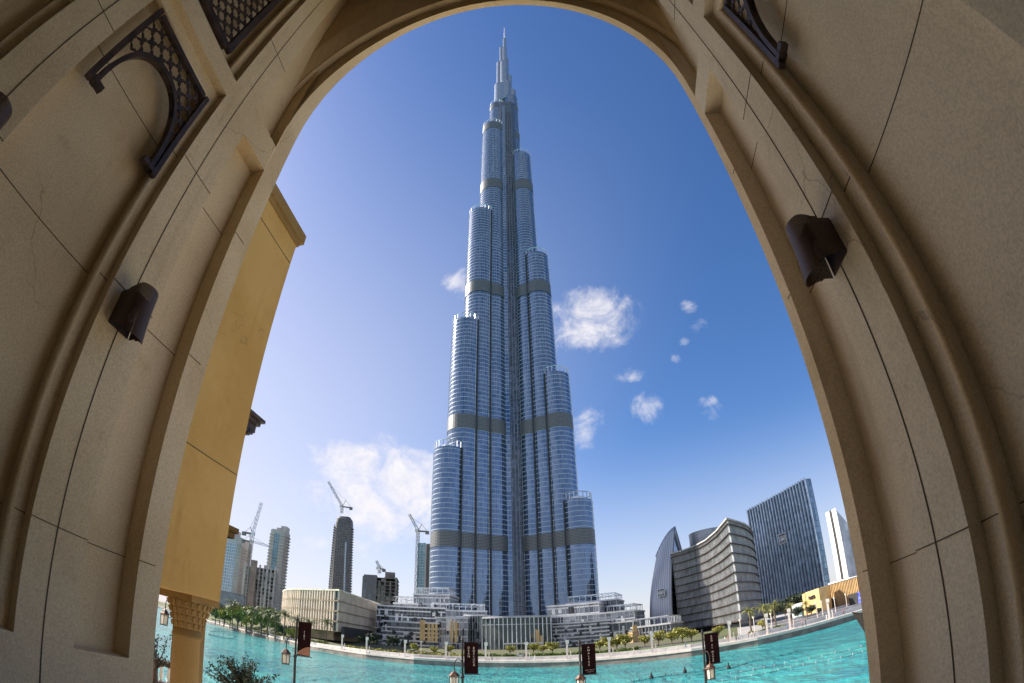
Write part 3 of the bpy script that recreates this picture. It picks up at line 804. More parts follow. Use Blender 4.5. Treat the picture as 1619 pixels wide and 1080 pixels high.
# upper tiers and spire: bare bundled tubes
def spire_tube(x, y, r_, z0, z1, m_):
    b = MB(); seg = 24
    b.prism([(x + r_ * math.cos(2 * PI * i / seg), y + r_ * math.sin(2 * PI * i / seg)) for i in range(seg)], z0, z1)
    o = b.build('spire_tube', m_, None, loc=(x, y, z0)); attach(o)
    for p_ in o.data.polygons: p_.use_smooth = len(p_.vertices) == 4
TS = glazing('spire_cladding', (.36, .40, .47), (.28, .32, .40), 6.4, 1.0, (.30, .31, .33), metal=.8, rough=.22, line=.10, mull=.2, round_r=6.0)
for a in ((-8.6, 331, 6.6, 560, 625), (-1.0, 330, 6.8, 580, 629), (6.4, 333, 5.6, 580, 611), (-9.2, 333, 3.6, 620, 702), (-2.6, 330, 5.2, 620, 696), (3.9, 334, 3.7, 605, 658),
          (-6.2, 333, 2.5, 690, 758), (-1.4, 331.5, 3.4, 690, 753), (2.0, 334, 2.0, 655, 718), (-1.1, 333, 2.4, 750, 794)):
    spire_tube(*a, TS)
b = MB(); b.lathe([(1.25, 793), (1.15, 822), (.9, 826), (.7, 846), (.2, 850)], (-.8, 334, 0), 10); attach(b.build('spire_needle', M['alu'], None, loc=(-.8, 334, 793)))
# re-entrant spine between the two front wings
b = MB(); b.prism([(-12, 322), (-7.5, 318.5), (5.5, 318.5), (9, 322), (6, 345), (-10, 345)], 4, 560); attach(b.build('core', TCORE, None, loc=(-2, 330, 4)))
b = MB(); b.prism([(-5.6, 315.6), (-2.6, 315.6), (-2.6, 319), (-5.6, 319)], 4, 545); attach(b.build('spine_bay', TG, None, loc=(-4, 330, 4)))
b = MB()
for x in (-6.4, -1.9, .2, 2.3, 4.6): b.box((x, 317.6, 270), (.35, 2.2, 532))
attach(b.build('spine_fins', plain('dark_steel_fin', (.22, .23, .25), .4, .5), None, loc=(-2, 318, 4)))

# ------------------------------------------------------------------ stepped podium round the tower's foot
PG = glazing('podium_glass', (.42, .45, .49), (.10, .11, .13), 3.6, 1.8, (.45, .45, .46), metal=.75, rough=.08, line=.05, mull=.08)
PD = glazing('podium_dark_glass', (.14, .17, .19), (.03, .04, .045), 3.6, 1.6, (.30, .30, .31), metal=.7, rough=.08, line=.06, mull=.1)
SLAB = plain('pale_slab_edge', (.66, .65, .64), .6, scale=.2, var=.15)
FIN = plain('grey_fin', (.42, .43, .45), .5, .3, scale=.2, var=.2)
def poly_px(u1, u2, v, d1, d2, deep):
    a, c = spot(u1, v, d1), spot(u2, v, d2)
    e = (Vector((c.x, c.y)) - Vector((a.x, a.y))); n_ = Vector((-e.y, e.x)).normalized()
    if n_.y < 0: n_ = -n_
    return [(a.x, a.y), (c.x, c.y), (c.x + n_.x * deep, c.y + n_.y * deep), (a.x + n_.x * deep, a.y + n_.y * deep)]
def pergola(parent, poly, z, h, m_, step=3.2):
    poly = ccw(offset(ccw(poly), -.6)); b = MB()
    for (p_, nm, a) in along(poly, step): b.box((p_.x, p_.y, z + h / 2), (.28, .28, h), a)
    ring = [(q[0], q[1], z + h) for q in poly + poly[:1]]
    for q0, q1 in zip(ring, ring[1:]):
        m_a = math.atan2(q1[1] - q0[1], q1[0] - q0[0]); L = math.hypot(q1[0] - q0[0], q1[1] - q0[1])
        b.box(((q0[0] + q1[0]) / 2, (q0[1] + q1[1]) / 2, z + h + .25), (L + .4, .5, .5), m_a)
    k_ = int(math.hypot(poly[1][0] - poly[0][0], poly[1][1] - poly[0][1]) / 2.4)
    A, B_, C_, D_ = [Vector(q[:2]) for q in poly]
    for i in range(1, k_):
        p0 = A.lerp(B_, i / k_); p1 = D_.lerp(C_, i / k_); mid = (p0 + p1) / 2
        b.box((mid.x, mid.y, z + h + .15), ((p1 - p0).length, .2, .3), math.atan2(p1.y - p0.y, p1.x - p0.x))
    b.build('roof_pergola', m_, parent)
def podium(label, blocks, name='podium_building'):
    o = empty(name); tag(o, label, 'building')
    for (u1, u2, v, d1, d2, deep, fh, g, sl, fn, bay, perg) in blocks:
        pl_ = poly_px(u1, u2, v, d1, d2, deep)
        zt = spot((u1 + u2) / 2, v, (d1 + d2) / 2).z
        facade(o, pl_, 3.2, zt - (4.0 if perg else 0), fh, g, sl, fn, bay, slab_t=.7, slab_d=.35, fin_w=.3, fin_d=.5, roof_m=SLAB)
        rnd = random.Random(int(u1)); a_, b2 = Vector(pl_[0]), Vector(pl_[1]); e_ = (b2 - a_).normalized(); nn_ = Vector((e_.y, -e_.x)); nn_ = nn_ if nn_.y < 0 else -nn_
        Lw = (b2 - a_).length; zt_ = zt - (4.0 if perg else 0)
        for _ in range(int(Lw * 1.1)):
            q = a_ + e_ * rnd.uniform(.8, Lw - .8) + nn_ * rnd.uniform(.30, .48); z_ = 3.6 + fh * rnd.randrange(0, max(1, int((zt_ - 4) / fh))) + fh * .5; k_ = rnd.random()
            pb = MB(); pb.box((q.x, q.y, z_ + (.0 if k_ < .3 else .1)), (rnd.choice((.7, 1.0, 1.6)), .3, fh * rnd.choice((.6, .95, 1.7 if k_ < .3 else .7))), math.atan2(e_.y, e_.x))
            pb.build('wall_panel' if k_ < .55 else 'window_opening', SLAB if k_ < .55 else M['dark'], o)
        if perg: pergola(o, pl_, zt - 3.5, 3.3, M['alu'])
    return o
pl_o = podium('stepped grey podium with pergola roofs at the left foot of the tall tower', [
    (655, 710, 930, 290, 284, 26, 3.6, PG, SLAB, FIN, 3.0, True),
    (624, 660, 944, 286, 282, 24, 3.6, PG, SLAB, FIN, 3.0, True),
    (596, 702, 961, 275, 268, 20, 3.3, PD, SLAB, None, 3, False),
    (684, 768, 955, 272, 276, 22, 3.6, PG, SLAB, FIN, 2.2, True),
    (690, 738, 978, 258, 256, 16, 3.6, PG, SLAB, FIN, 1.6, False),
    (606, 692, 985, 262, 255, 16, 2.1, PD, SLAB, None, 3, False),
    (735, 764, 974, 262, 258, 20, 5.0, PD, None, FIN, 1.3, False)])
for (u1, u2, va, vb, d) in ((664, 672, 980, 1012, 252.0), (675, 693, 986, 1014, 251.5), (711, 724, 982, 1016, 252.2)):
    a, c = spot(u1, va, d), spot(u2, va, d); zb = spot(u1, vb, d).z; k_ = max(2, int((c - a).length / 1.6))
    for i in range(k_):
        q = a.lerp(c, (i + .5) / k_); gp = MB(); gp.box((q.x, q.y, (a.z + zb) / 2), (1.1, .5, a.z - zb)); gp.build('gold_screen', M['gold'], pl_o)
pr_o = podium('stepped glass and white slab podium at the right foot of the tall tower', [
    (866, 946, 957, 276, 270, 22, 3.6, PG, SLAB, FIN, 2.4, False),
    (896, 973, 941, 290, 284, 24, 3.6, PD, SLAB, FIN, 2.6, True),
    (958, 1001, 957, 276, 272, 22, 3.6, PD, SLAB, FIN, 2.4, True),
    (872, 1002, 972, 262, 256, 18, 3.2, PG, SLAB, FIN, 4.2, False),
    (874, 962, 985, 254, 250, 14, 1.9, PD, SLAB, None, 3, False),
    (958, 1000, 985, 252, 249, 12, 6.5, PD, SLAB, SLAB, 5.5, False),
    (998, 1058, 977, 248, 243, 26, 2.4, PD, FIN, FIN, 1.6, True)])
for (u1, u2, va, vb, d) in ((1000, 1007, 989, 1004, 241.5),):
    a, c = spot(u1, va, d), spot(u2, va, d); zb = spot(u1, vb, d).z
    for i in range(3):
        q = a.lerp(c, (i + .5) / 3); gp = MB(); gp.box((q.x, q.y, (a.z + zb) / 2), (.62, .5, a.z - zb)); gp.build('gold_screen', M['gold'], pr_o)
q = spot(1003, 1012, 226); b = MB(); b.box((q.x, q.y, 5.5), (3.2, 4, 6.4), .25); b.box((q.x, q.y, 8.82), (3.6, 4.4, .3), .25)
tag(b.build('stone_gatehouse', M['brownstone']), 'small brown stone block between the trees before the right podium', 'gatehouse')

# glass entrance pavilion with a bowed front and a canopy
pv = empty('entrance_pavilion'); tag(pv, 'dark glass entrance pavilion with a bowed front and thin canopy at the tower foot', 'pavilion')
A_, B_ = spot(762, 985, 246), spot(871, 985, 246); zt = spot(815, 977, 240).z
arc = []
for i in range(17):
    t_ = i / 16; q = A_.lerp(B_, t_); arc.append((q.x, q.y - 7.5 * math.sin(PI * t_)))
poly = arc + [(B_.x, B_.y + 10), (A_.x, A_.y + 10)]
m, t, p = new_mat('entrance_glass'); p.inputs['Base Color'].default_value = (.10, .14, .14, 1); p.inputs['Roughness'].default_value = .05; p.inputs['Metallic'].default_value = .3
tr_ = N(t, 'ShaderNodeBsdfTransparent'); tr_.inputs[0].default_value = (.62, .70, .68, 1); mxs = N(t, 'ShaderNodeMixShader'); mxs.inputs[0].default_value = .5
t.links.new(p.outputs[0], mxs.inputs[1]); t.links.new(tr_.outputs[0], mxs.inputs[2]); t.links.new(mxs.outputs[0], [n for n in t.nodes if n.type == 'OUTPUT_MATERIAL'][0].inputs['Surface'])
g = MB(); vs = [(x, y, 3.0) for x, y in arc] + [(x, y, zt) for x, y in arc]; g.add(vs, [(i, i + 1, 18 + i, 17 + i) for i in range(16)]); g.build('glass_front', m, pv)
g = MB(); g.prism([(x * 1.0, y + 5) for x, y in arc] + [(B_.x, B_.y + 16), (A_.x, A_.y + 16)], 3.0, zt - .5); g.build('inner_hall', plain('hall_wall', (.10, .105, .10), .7, scale=.2, var=.5), pv)
g = MB()
for u, hh in ((826, 5), (831, 6), (838, 4.5), (843, 9), (847, 10), (851, 9.5), (856, 7)): q = spot(u, 1000, 240.2); g.box((q.x, q.y + .6, 3.4 + hh / 2), (1.05, .3, hh))
g.build('amber_curtain', M['gold'], pv)
g = MB()
for i in range(0, 17, 1): g.box((arc[i][0], arc[i][1] - .15, (3 + zt) / 2), (.4, .4, zt - 3))
g.build('mullions', M['alu'], pv)
g = MB(); g.prism([(x, y - .5) for x, y in arc] + [(B_.x, B_.y + 16), (A_.x, A_.y + 16)], zt, zt + .9); g.prism([(x, y - .25) for x, y in arc] + [(B_.x, B_.y + 1), (A_.x, A_.y + 1)], zt - 3.2, zt - 2.9); g.build('roof', FIN, pv)
q0, q1 = spot(797, 1020, 233), spot(858, 1020, 233); g = MB(); g.box(((q0.x + q1.x) / 2, q0.y, 7.0), (q1.x - q0.x, 7, .55))
for u in (800, 817, 838, 855): q = spot(u, 1020, 231); g.box((q.x, q.y, 4.9), (.5, .5, 3.8))
g.build('canopy', SLAB, pv)
# ------------------------------------------------------------------ the other buildings
def bld(name, label, cat='building', group=None):
    o = empty(name); tag(o, label, cat, group); return o
def azpoly(pts): return [tuple(P(azof(u, v), d)[:2]) for u, v, d in pts]
BRZ = plain('bronze_slat', (.075, .052, .04), .5, .3, scale=.3, var=.2)
BEI = plain('beige_fin', (.80, .67, .53), .65, scale=.2, var=.12)
# low curved mall block with beige fins
ml = bld('mall_building', 'low three storey mall block with beige fins and a curved end')
c0 = (535, 935, 232); L0 = (450, 935, 292); Rr = (600, 955, 300)
a, b_, c = [P(azof(u, v), d) for u, v, d in (L0, c0, Rr)]
front = [tuple(P(azof(u, 935), d_)[:2]) for u, d_ in ((449.5, 303), (449.2, 294), (451, 283), (456, 273), (464, 264.5), (476, 257), (492, 250), (512, 241.5))] + [(b_.x, b_.y)]
poly = [(a.x + 8, a.y + 40)] + front + [(c.x, c.y), (c.x - 20, c.y + 40)]
zt = spot(535, 934, 232).z
MG = glazing('mall_glass', (.16, .17, .18), (.06, .065, .07), 7.4, 2.0, (.5, .44, .34), metal=.1, rough=.3, line=.03, mull=.06)
facade(ml, poly, 8.6, zt, (zt - 8.6) / 4, MG, plain('bronze_band', (.30, .22, .14), .5, .2, scale=.2), BEI, 2.1, slab_t=.6, slab_d=.75, fin_w=.6, fin_d=.75, roof_m=plain('cream_roof_edge', (.74, .66, .50), .6, scale=.3))
g = MB(); g.prism(ccw(offset(ccw(poly), -3.5)), 4.5, 8.7); g.build('ground_floor', plain('warm_lobby', (.34, .26, .16), .5, scale=.3, var=.4), ml)
g = MB(); q0, q1 = spot(545, 985, 233), spot(590, 985, 280); mid = (q0 + q1) / 2
g.box((mid.x, mid.y - 2, 9), ((q1 - q0).length, 1.2, 4.5), math.atan2(q1.y - q0.y, q1.x - q0.x)); g.build('loading_portal', M['dark'], ml)

# far left residential towers; distance haze put into their pale colours
BLG = glazing('pale_blue_glass', (.42, .50, .56), (.24, .32, .38), 3.6, 2.4, (.62, .62, .60), metal=.35, rough=.15, line=.16, mull=.14)
TEAL = glazing('teal_glass', (.26, .40, .42), (.12, .22, .25), 3.6, 2.4, (.40, .42, .42), metal=.5, rough=.12, line=.10, mull=.08)
PALE = plain('hazy_tower_render', (.50, .46, .42), .8, scale=.06, var=.12)
DARKC = plain('brown_grey_cladding', (.17, .155, .145), .7, scale=.08, var=.2)
def balconies(parent, cx, cy, ang, width, z0, z1, fh, dep, m_, nm='balcony'):
    z = z0
    e = Vector((math.cos(ang), math.sin(ang))); nn = Vector((e.y, -e.x))
    while z < z1:
        q = Vector((cx, cy)) + nn * dep / 2
        b = MB(); b.box((q.x, q.y, z), (width, dep, .35), ang); b.box((q.x + nn.x * dep / 2, q.y + nn.y * dep / 2, z + .6), (width, .15, 1.0), ang); b.build(nm, m_, parent)
        z += fh
def slab_tower(name, label, u, v_top, d, wid, deep, turn, z0, glass, body, fh=3.6, crown=None, group=None, glass_frac=.45, bal_m=None, taper=1.0):
    o = bld(name, label, 'tower block', group)
    q = spot(u, v_top, d); az = math.atan2(q.x, q.y); ang = -az + turn
    zt = q.z; e = Vector((math.cos(ang), math.sin(ang))); n_ = Vector((-e.y, e.x)); c = Vector((q.x, q.y))
    pl_ = rect(c, ang, wid, deep)
    g = MB(); g.prism(pl_, z0, zt); g.build('body', body, o, loc=(c.x, c.y, z0))
    gw = wid * glass_frac; gc = c - n_ * .4
    g = MB(); g.prism(rect(gc - e * wid * .05, ang, gw, 1.2), z0, zt - 4); g.build('glass_strip', glass, o, loc=(c.x, c.y, z0))
    for s_ in (-1, 1):
        wq = wid * (1 - glass_frac) / 2 - .6; bc = c + e * (s_ * (wid / 2 - wq / 2 - .2 if s_ > 0 else -(wid / 2 - wq / 2 - .2) * -1) )
        bc = c + e * s_ * (wid / 2 - wq / 2)
        balconies(o, bc.x, bc.y, ang, wq, z0 + 3, zt - 5, fh, 1.7, bal_m or PALE)
        sc = c + e * s_ * (wid / 2) + n_ * deep * .5
        balconies(o, sc.x, sc.y, ang + (PI / 2 if s_ > 0 else -PI / 2), deep * .8, z0 + 3, zt - 6, fh, 1.8, bal_m or PALE, 'side_balcony')
    if crown:
        g = MB()
        for (f0, f1, h) in crown:
            cc = c + e * wid * ((f0 + f1) / 2) + n_ * deep * .2; g.prism(rect(cc, ang, wid * (f1 - f0), deep * .6), zt - .02, zt + h)
        g.build('crown', body, o)
    return o
slab_tower('residential_tower', 'pale residential tower with a blue glass front, beside the amber wall at far left', 368, 852, 600, 25, 26, -.5, 12, BLG, PALE, crown=[(-.5, .3, 4), (-.4, -.05, 12), (.3, .5, 2)], glass_frac=.62)
slab_tower('residential_tower', 'residential tower with stepped crown and teal glass strip, right of the crane', 440, 838, 585, 17, 20, -.32, 12, TEAL, PALE, crown=[(-.5, -.2, 1.5), (-.2, .15, 3.5), (.1, .5, 6)], glass_frac=.34)
# base block of the left towers
o = bld('car_park', 'plain grey podium block at the foot of the far left towers'); pl_ = azpoly([(345, 938, 430), (386, 945, 430), (388, 945, 470), (343, 940, 470)])
facade(o, pl_, 8, spot(365, 938, 430).z, 4.5, plain('grey_cladding', (.30, .29, .30), .8, scale=.1), plain('grey_band', (.24, .23, .24), .8), None, slab_d=.1, slab_t=.3)
# concrete frame under construction
def frame_block(name, label, pl_, z0, zt, fh, bay, m_, infill=.5, core=None, group=None):
    o = bld(name, label, 'unfinished block', group); pl_ = ccw(pl_); rnd = random.Random(len(label))
    g = MB(); z = z0
    op = offset(pl_, .3)
    while z <= zt + .1: g.prism(op, z - .25, z + .25); z += fh
    g.build('floor_slabs', m_, o)
    g = MB(); k = 0
    pts = along(offset(pl_, -.9), bay)
    for (q, nm, an) in pts: g.box((q.x, q.y, (z0 + zt) / 2), (1.3 if k % 3 else 2.2, 1.6, zt - z0 - (7 if k % 2 else 0)), an); k += 1
    g.build('columns', m_, o)
    g = MB()
    for (q, nm, an) in along(offset(pl_, -1.4), bay):
        z = z0
        e = Vector((math.cos(an), math.sin(an)))
        while z < zt - fh * .5:
            if rnd.random() < infill * (1.15 - .8 * (z - z0) / (zt - z0)):
                c_ = q + e * bay * .5; g.box((c_.x, c_.y, z + fh / 2), (bay * rnd.choice((.45, .7, .95)), .3, fh - .5), an)
            z += fh
    tag(g.build('block_infill', M['conc'], o), kind='stuff')
    g = MB(); g.prism(offset(pl_, -4.5), z0, zt - fh); g.build('inner_core', M['conc_d'], o)
    if core: 
        g = MB(); g.box((core[0], core[1], (z0 + zt + 3) / 2), (core[2], core[2], zt + 3 - z0), .4); g.build('lift_core', plain('reddish_concrete', (.34, .25, .20), .9, scale=.1, var=.2), o)
    return o
pl_ = azpoly([(387, 890, 520), (437, 897, 505), (441, 897, 545), (391, 890, 560)])
q = P(azof(402, 890), 512)
frame_block('concrete_frame', 'bare concrete frame of a block under construction between two pale towers', pl_, 9, spot(412, 893, 512).z, 3.7, 4.0, plain('pale_concrete', (.50, .46, .42), .9, scale=.12, var=.2), .55, core=(q.x, q.y, 6))
pl_ = azpoly([(574, 911, 480), (628, 913, 470), (631, 913, 500), (577, 911, 512)])
o = frame_block('concrete_frame', 'dark unfinished mid rise block with open upper floors and a small crane on its roof', pl_, 9, spot(600, 912, 475).z, 3.4, 5.2, M['conc_d'], .75)
pl2 = azpoly([(575, 912, 478.5), (596, 912, 475), (598, 912, 500), (577, 911, 510)])
g = MB(); g.prism(ccw(pl2), 9, spot(586, 909, 478).z); g.build('clad_wing', glazing('unfinished_glass', (.20, .24, .27), (.10, .10, .105), 3.4, 4.0, (.15, .14, .135), metal=.3, rough=.3, line=.2, mull=.35), o)
g = MB(); q = spot(617, 908, 490); g.box((q.x, q.y, q.z - 2), (9, 8, 7), .2); g.build('roof_plant', M['conc_d'], o)
# dark tapering tower with a rounded head
dt = bld('dark_tower', 'slender dark brown tower with rounded head, balconies and a luffing crane on top', 'tower block')
d = 750; zb, zt = 40, spot(546, 818, d).z
cb, ct = spot(539, 935, d), spot(546, 812, d); ang = -azof(543, 870) - .25
e = Vector((math.cos(ang), math.sin(ang))); n_ = Vector((-e.y, e.x))
def lvl(t_, k=1.0):
    c = Vector((cb.x + (ct.x - cb.x) * t_, cb.y)); w_ = (30 * (1 - t_) + 24 * t_) * k; h_ = w_ * .8
    pts = []
    for i in range(20):
        a = 2 * PI * i / 20; r_ = 1 / (abs(math.cos(a)) ** 4 + abs(math.sin(a)) ** 4) ** .25
        q = c + e * (w_ / 2 * r_ * math.cos(a)) + n_ * (h_ / 2 * r_ * math.sin(a)); pts.append(q)
    return pts
g = MB(); lv_ = [0, .25, .5, .75, .93]; vs = []
for t_ in lv_: vs += [(q.x, q.y, zb + (zt - zb) * t_) for q in lvl(t_)]
for t_, k in ((.97, .93), (1.0, .66)): vs += [(q.x, q.y, zb + (zt - zb) * t_) for q in lvl(t_, k)]
fs = [(i * 20 + j, i * 20 + (j + 1) % 20, (i + 1) * 20 + (j + 1) % 20, (i + 1) * 20 + j) for i in range(6) for j in range(20)] + [tuple(range(120, 140))]
g.add(vs, fs)
g.build('body', glazing('brown_facade', (.17, .17, .18), (.075, .07, .07), 3.8, 3.0, (.17, .15, .135), metal=.35, rough=.25, line=.22, mull=.3), dt, loc=(cb.x, cb.y, zb))
for k_ in range(int((zt - zb) * .92 / 3.8)):
    t_ = k_ * 3.8 / (zt - zb); pts = lvl(t_, 1.0); z = zb + k_ * 3.8
    for s_ in (-1, 1):
        c = Vector((cb.x + (ct.x - cb.x) * t_, cb.y)); w_ = 30 * (1 - t_) + 24 * t_; q = c + e * s_ * (w_ / 2 + .6) - n_ * 3
        g = MB(); g.box((q.x, q.y, z + .6), (2.6, 9, 1.3), ang); g.build('balcony', DARKC, dt)
g = MB(); g.tube([(cb.x + e.x * 9 - n_.x * 12.6, cb.y + e.y * 9 - n_.y * 12.6, zb), (ct.x + e.x * 7 - n_.x * 10.4, cb.y + e.y * 7 - n_.y * 10.4, zb + (zt - zb) * .72)], 1.3, 6); g.build('glass_lift', BLG, dt)
g = MB(); q = P(azof(535, 940), 735); g.box((q.x + 6, q.y + 18, 30), (66, 30, 56), ang)
g.build('base_block', DARKC, dt)
g = MB(); g.tube([(cb.x - e.x * 17 - n_.x * 3, cb.y - e.y * 17 - n_.y * 3, zb), (ct.x - e.x * 14 - n_.x * 3, cb.y - e.y * 14 - n_.y * 3, zt * .93)], .8, 4); g.build('hoist_mast', M['conc_d'], dt)
# pair of slabs behind the podium
o = bld('residential_tower', 'brown and green glass tower half hidden behind the left edge of the tall tower', 'tower block')
pl_ = azpoly([(661, 862, 640), (673, 862, 636), (675, 862, 660), (663, 862, 660)]); g = MB(); g.prism(ccw(pl_), 20, spot(667, 859, 640).z); g.build('green_glass_slab', TEAL, o, loc=(pl_[0][0], pl_[0][1], 20))
pl_ = azpoly([(674, 862, 640), (689, 862, 640), (690, 862, 664), (676, 862, 664)]); g = MB(); g.prism(ccw(pl_), 20, spot(680, 860, 640).z); g.build('brown_slab', glazing('brown_slab_face', (.2, .18, .16), (.12, .105, .09), 3.4, 5, (.20, .175, .15), metal=.2, rough=.4, line=.3, mull=.4), o, loc=(pl_[0][0], pl_[0][1], 20))
g = MB(); q = spot(673.6, 862, 634); g.box((q.x, q.y, (20 + q.z) / 2), (1.4, 1.4, q.z - 20)); g.build('pale_pier', PALE, o)

# cranes
def crane(label, u, vb, vt, d, jib, z0=None, back=9.0, s=1.0, thick=.21):
    """luffing tower crane: lattice mast, cab, jib and counter jib"""
    top = spot(u, vt, d); bot = spot(u, vb, d); bz = bot.z if z0 is None else z0
    o = empty('tower_crane', (top.x, top.y, bz)); tag(o, label, 'crane', 'tower cranes on the building sites')
    def lattice(nm, p0, p1, wd, step):
        g = MB(); p0, p1 = Vector(p0), Vector(p1); ax = (p1 - p0).normalized(); r_ = ax.cross(Vector((.3, 1, .1))).normalized(); q_ = ax.cross(r_)
        cs_ = [(r_ * i + q_ * j) * wd / 2 for i, j in ((-1, -1), (1, -1), (1, 1), (-1, 1))]
        for c in cs_: g.tube([p0 + c, p1 + c], thick, 4)
        k = max(2, int((p1 - p0).length / step))
        for i in range(k):
            a_, b2 = p0.lerp(p1, i / k), p0.lerp(p1, (i + 1) / k)
            for j in range(4):
                s0, s1 = (cs_[j], cs_[(j + 1) % 4]) if i % 2 else (cs_[(j + 1) % 4], cs_[j]); g.tube([a_ + s0, b2 + s1], thick * .7, 3)
        g.build(nm, M['conc_d'] if nm != 'jib' else FIN, o)
    h = top.z - bz
    lattice('mast', (0, 0, 0), (0, 0, h), 2.2 * s, 3.2 * s)
    je = spot(jib[0], jib[1], d); jv = je - top
    lattice('jib', (0, 0, h + 1.5), (jv.x, jv.y, h + 1.5 + jv.z), 1.7 * s, 3.0 * s)
    hx = Vector((jv.x, jv.y, 0)).normalized()
    g = MB(); cp_ = -hx * back; g.tube([(0, 0, h + 1), (cp_.x, cp_.y, h + 1)], .8 * s, 4); g.box((cp_.x, cp_.y, h - .2), (3.2 * s, 2.4, 3 * s)); g.build('counter_jib', M['conc_d'], o)
    g = MB(); g.box((hx.x * 1.5, hx.y * 1.5 - 1.6, h + 1.2), (2.4 * s, 2.2 * s, 2.6 * s)); g.build('cab', M['white'], o)
    g = MB(); af = -hx * back * .35; g.tube([(0, 0, h + 1), (af.x, af.y, h + back * .9)], .35 * s, 4); g.tube([(cp_.x, cp_.y, h + 1), (af.x, af.y, h + back * .9)], .22, 3); g.tube([(af.x, af.y, h + back * .9), (jv.x * .8, jv.y * .8, h + 1.5 + jv.z * .8)], .16, 3); g.build('stay_frame', M['conc_d'], o)
    return o
crane('tall luffing crane with jib pointing up right, above the bare concrete frame', 399, 880, 846, 500, (413, 797), z0=10, back=8, s=1.2)
crane('luffing crane standing on the head of the slender dark tower', 541, 812, 802, 745, (519, 763), back=13, s=1.3, thick=.26)
crane('luffing crane on a tall mast just left of the tall blue tower', 661, 925, 841, 560, (647, 815), z0=20, back=10, s=1.2, thick=.24)
crane('small stubby crane on the roof of the dark mid rise block', 600, 907, 901, 480, (595, 889), back=4, s=.9)
crane('crane with long level jib in front of the teal glass tower', 397, 880, 858, 545, (432, 868), z0=12, back=8, s=1.0)

# right hand group: vaulted block, slatted block, glass slab, white slab, mall
vlt = bld('vaulted_building', 'silver ribbed building shaped like a pointed vault with a glass end, right of the tower')
zt = spot(1079, 827, 301).z
f0 = P(azof(1066, 990), 290); f1 = P(azof(1098, 985), 329)        # feet of the glazed end
ex = (f1 - f0); ex.z = 0; half = ex.length / 2; exn = ex.normalized(); mid = (f0 + f1) / 2; back = Vector((-exn.y, exn.x, 0)); back = back if back.y > 0 else -back
def shell_pt(s_, t_, y_):                                            # s_ side, t_ 0 foot .. 1 crown
    zz = 3.5 + (zt - 3.5) * t_ * (1 - .24 * (max(0, y_) / 13) ** 1.6); off_ = half * (1 - t_ ** 2.1) + .55; off_ += 1.2 * math.sin(PI * min(1, t_ * 1.25)) * 1.2
    return mid + exn * (s_ * off_) + back * y_ + Vector((0, 0, zz))
RIB = glazing('silver_ribbed_shell', (.62, .63, .66), (.50, .51, .54), 40, 1.3, (.20, .205, .22), metal=.25, rough=.38, line=.004, mull=.2, uv=True)
for s_, nm in ((-1, 'roof_shell'), (1, 'roof_shell')):
    g = MB(); rows_ = 18; cols_ = 6; vs = []
    for i in range(rows_ + 1):
        for j in range(cols_ + 1):
            bul = 5.5 * math.sin(PI * j / cols_ * .5) * math.sin(PI * .5 * min(1, i / rows_ + .3)); vs.append(shell_pt(s_, i / rows_, 13 * j / cols_) + exn * (-bul * .15 if s_ < 0 else 0))
    g.add(vs, [(i * (cols_ + 1) + j, i * (cols_ + 1) + j + 1, (i + 1) * (cols_ + 1) + j + 1, (i + 1) * (cols_ + 1) + j) for i in range(rows_) for j in range(cols_)])
    o = g.build(nm, RIB, vlt, loc=tuple(mid))
    ul = o.data.uv_layers.new(name='UVMap')
    for lp in o.data.loops: ul.data[lp.index].uv = ((lp.vertex_index % (cols_ + 1)) * 13 / cols_, (lp.vertex_index // (cols_ + 1)) * 2.2)
    md = o.modifiers.new('thickness', 'SOLIDIFY'); md.thickness = .9 if s_ < 0 else 2.4; md.offset = 1.0
    for p_ in o.data.polygons: p_.use_smooth = True
g = MB(); vs = []; rows_ = 16
for i in range(rows_ + 1):
    vs += [shell_pt(-1, i / rows_, 1.2), shell_pt(1, i / rows_, 1.2)]
g.add(vs, [(2 * i, 2 * i + 1, 2 * i + 3, 2 * i + 2) for i in range(rows_)])
g.build('glass_end', glazing('end_glass', (.22, .30, .42), (.14, .20, .30), 3.6, 1.6, (.16, .18, .22), metal=.9, rough=.05, line=.06, mull=.05), vlt, loc=tuple(mid))
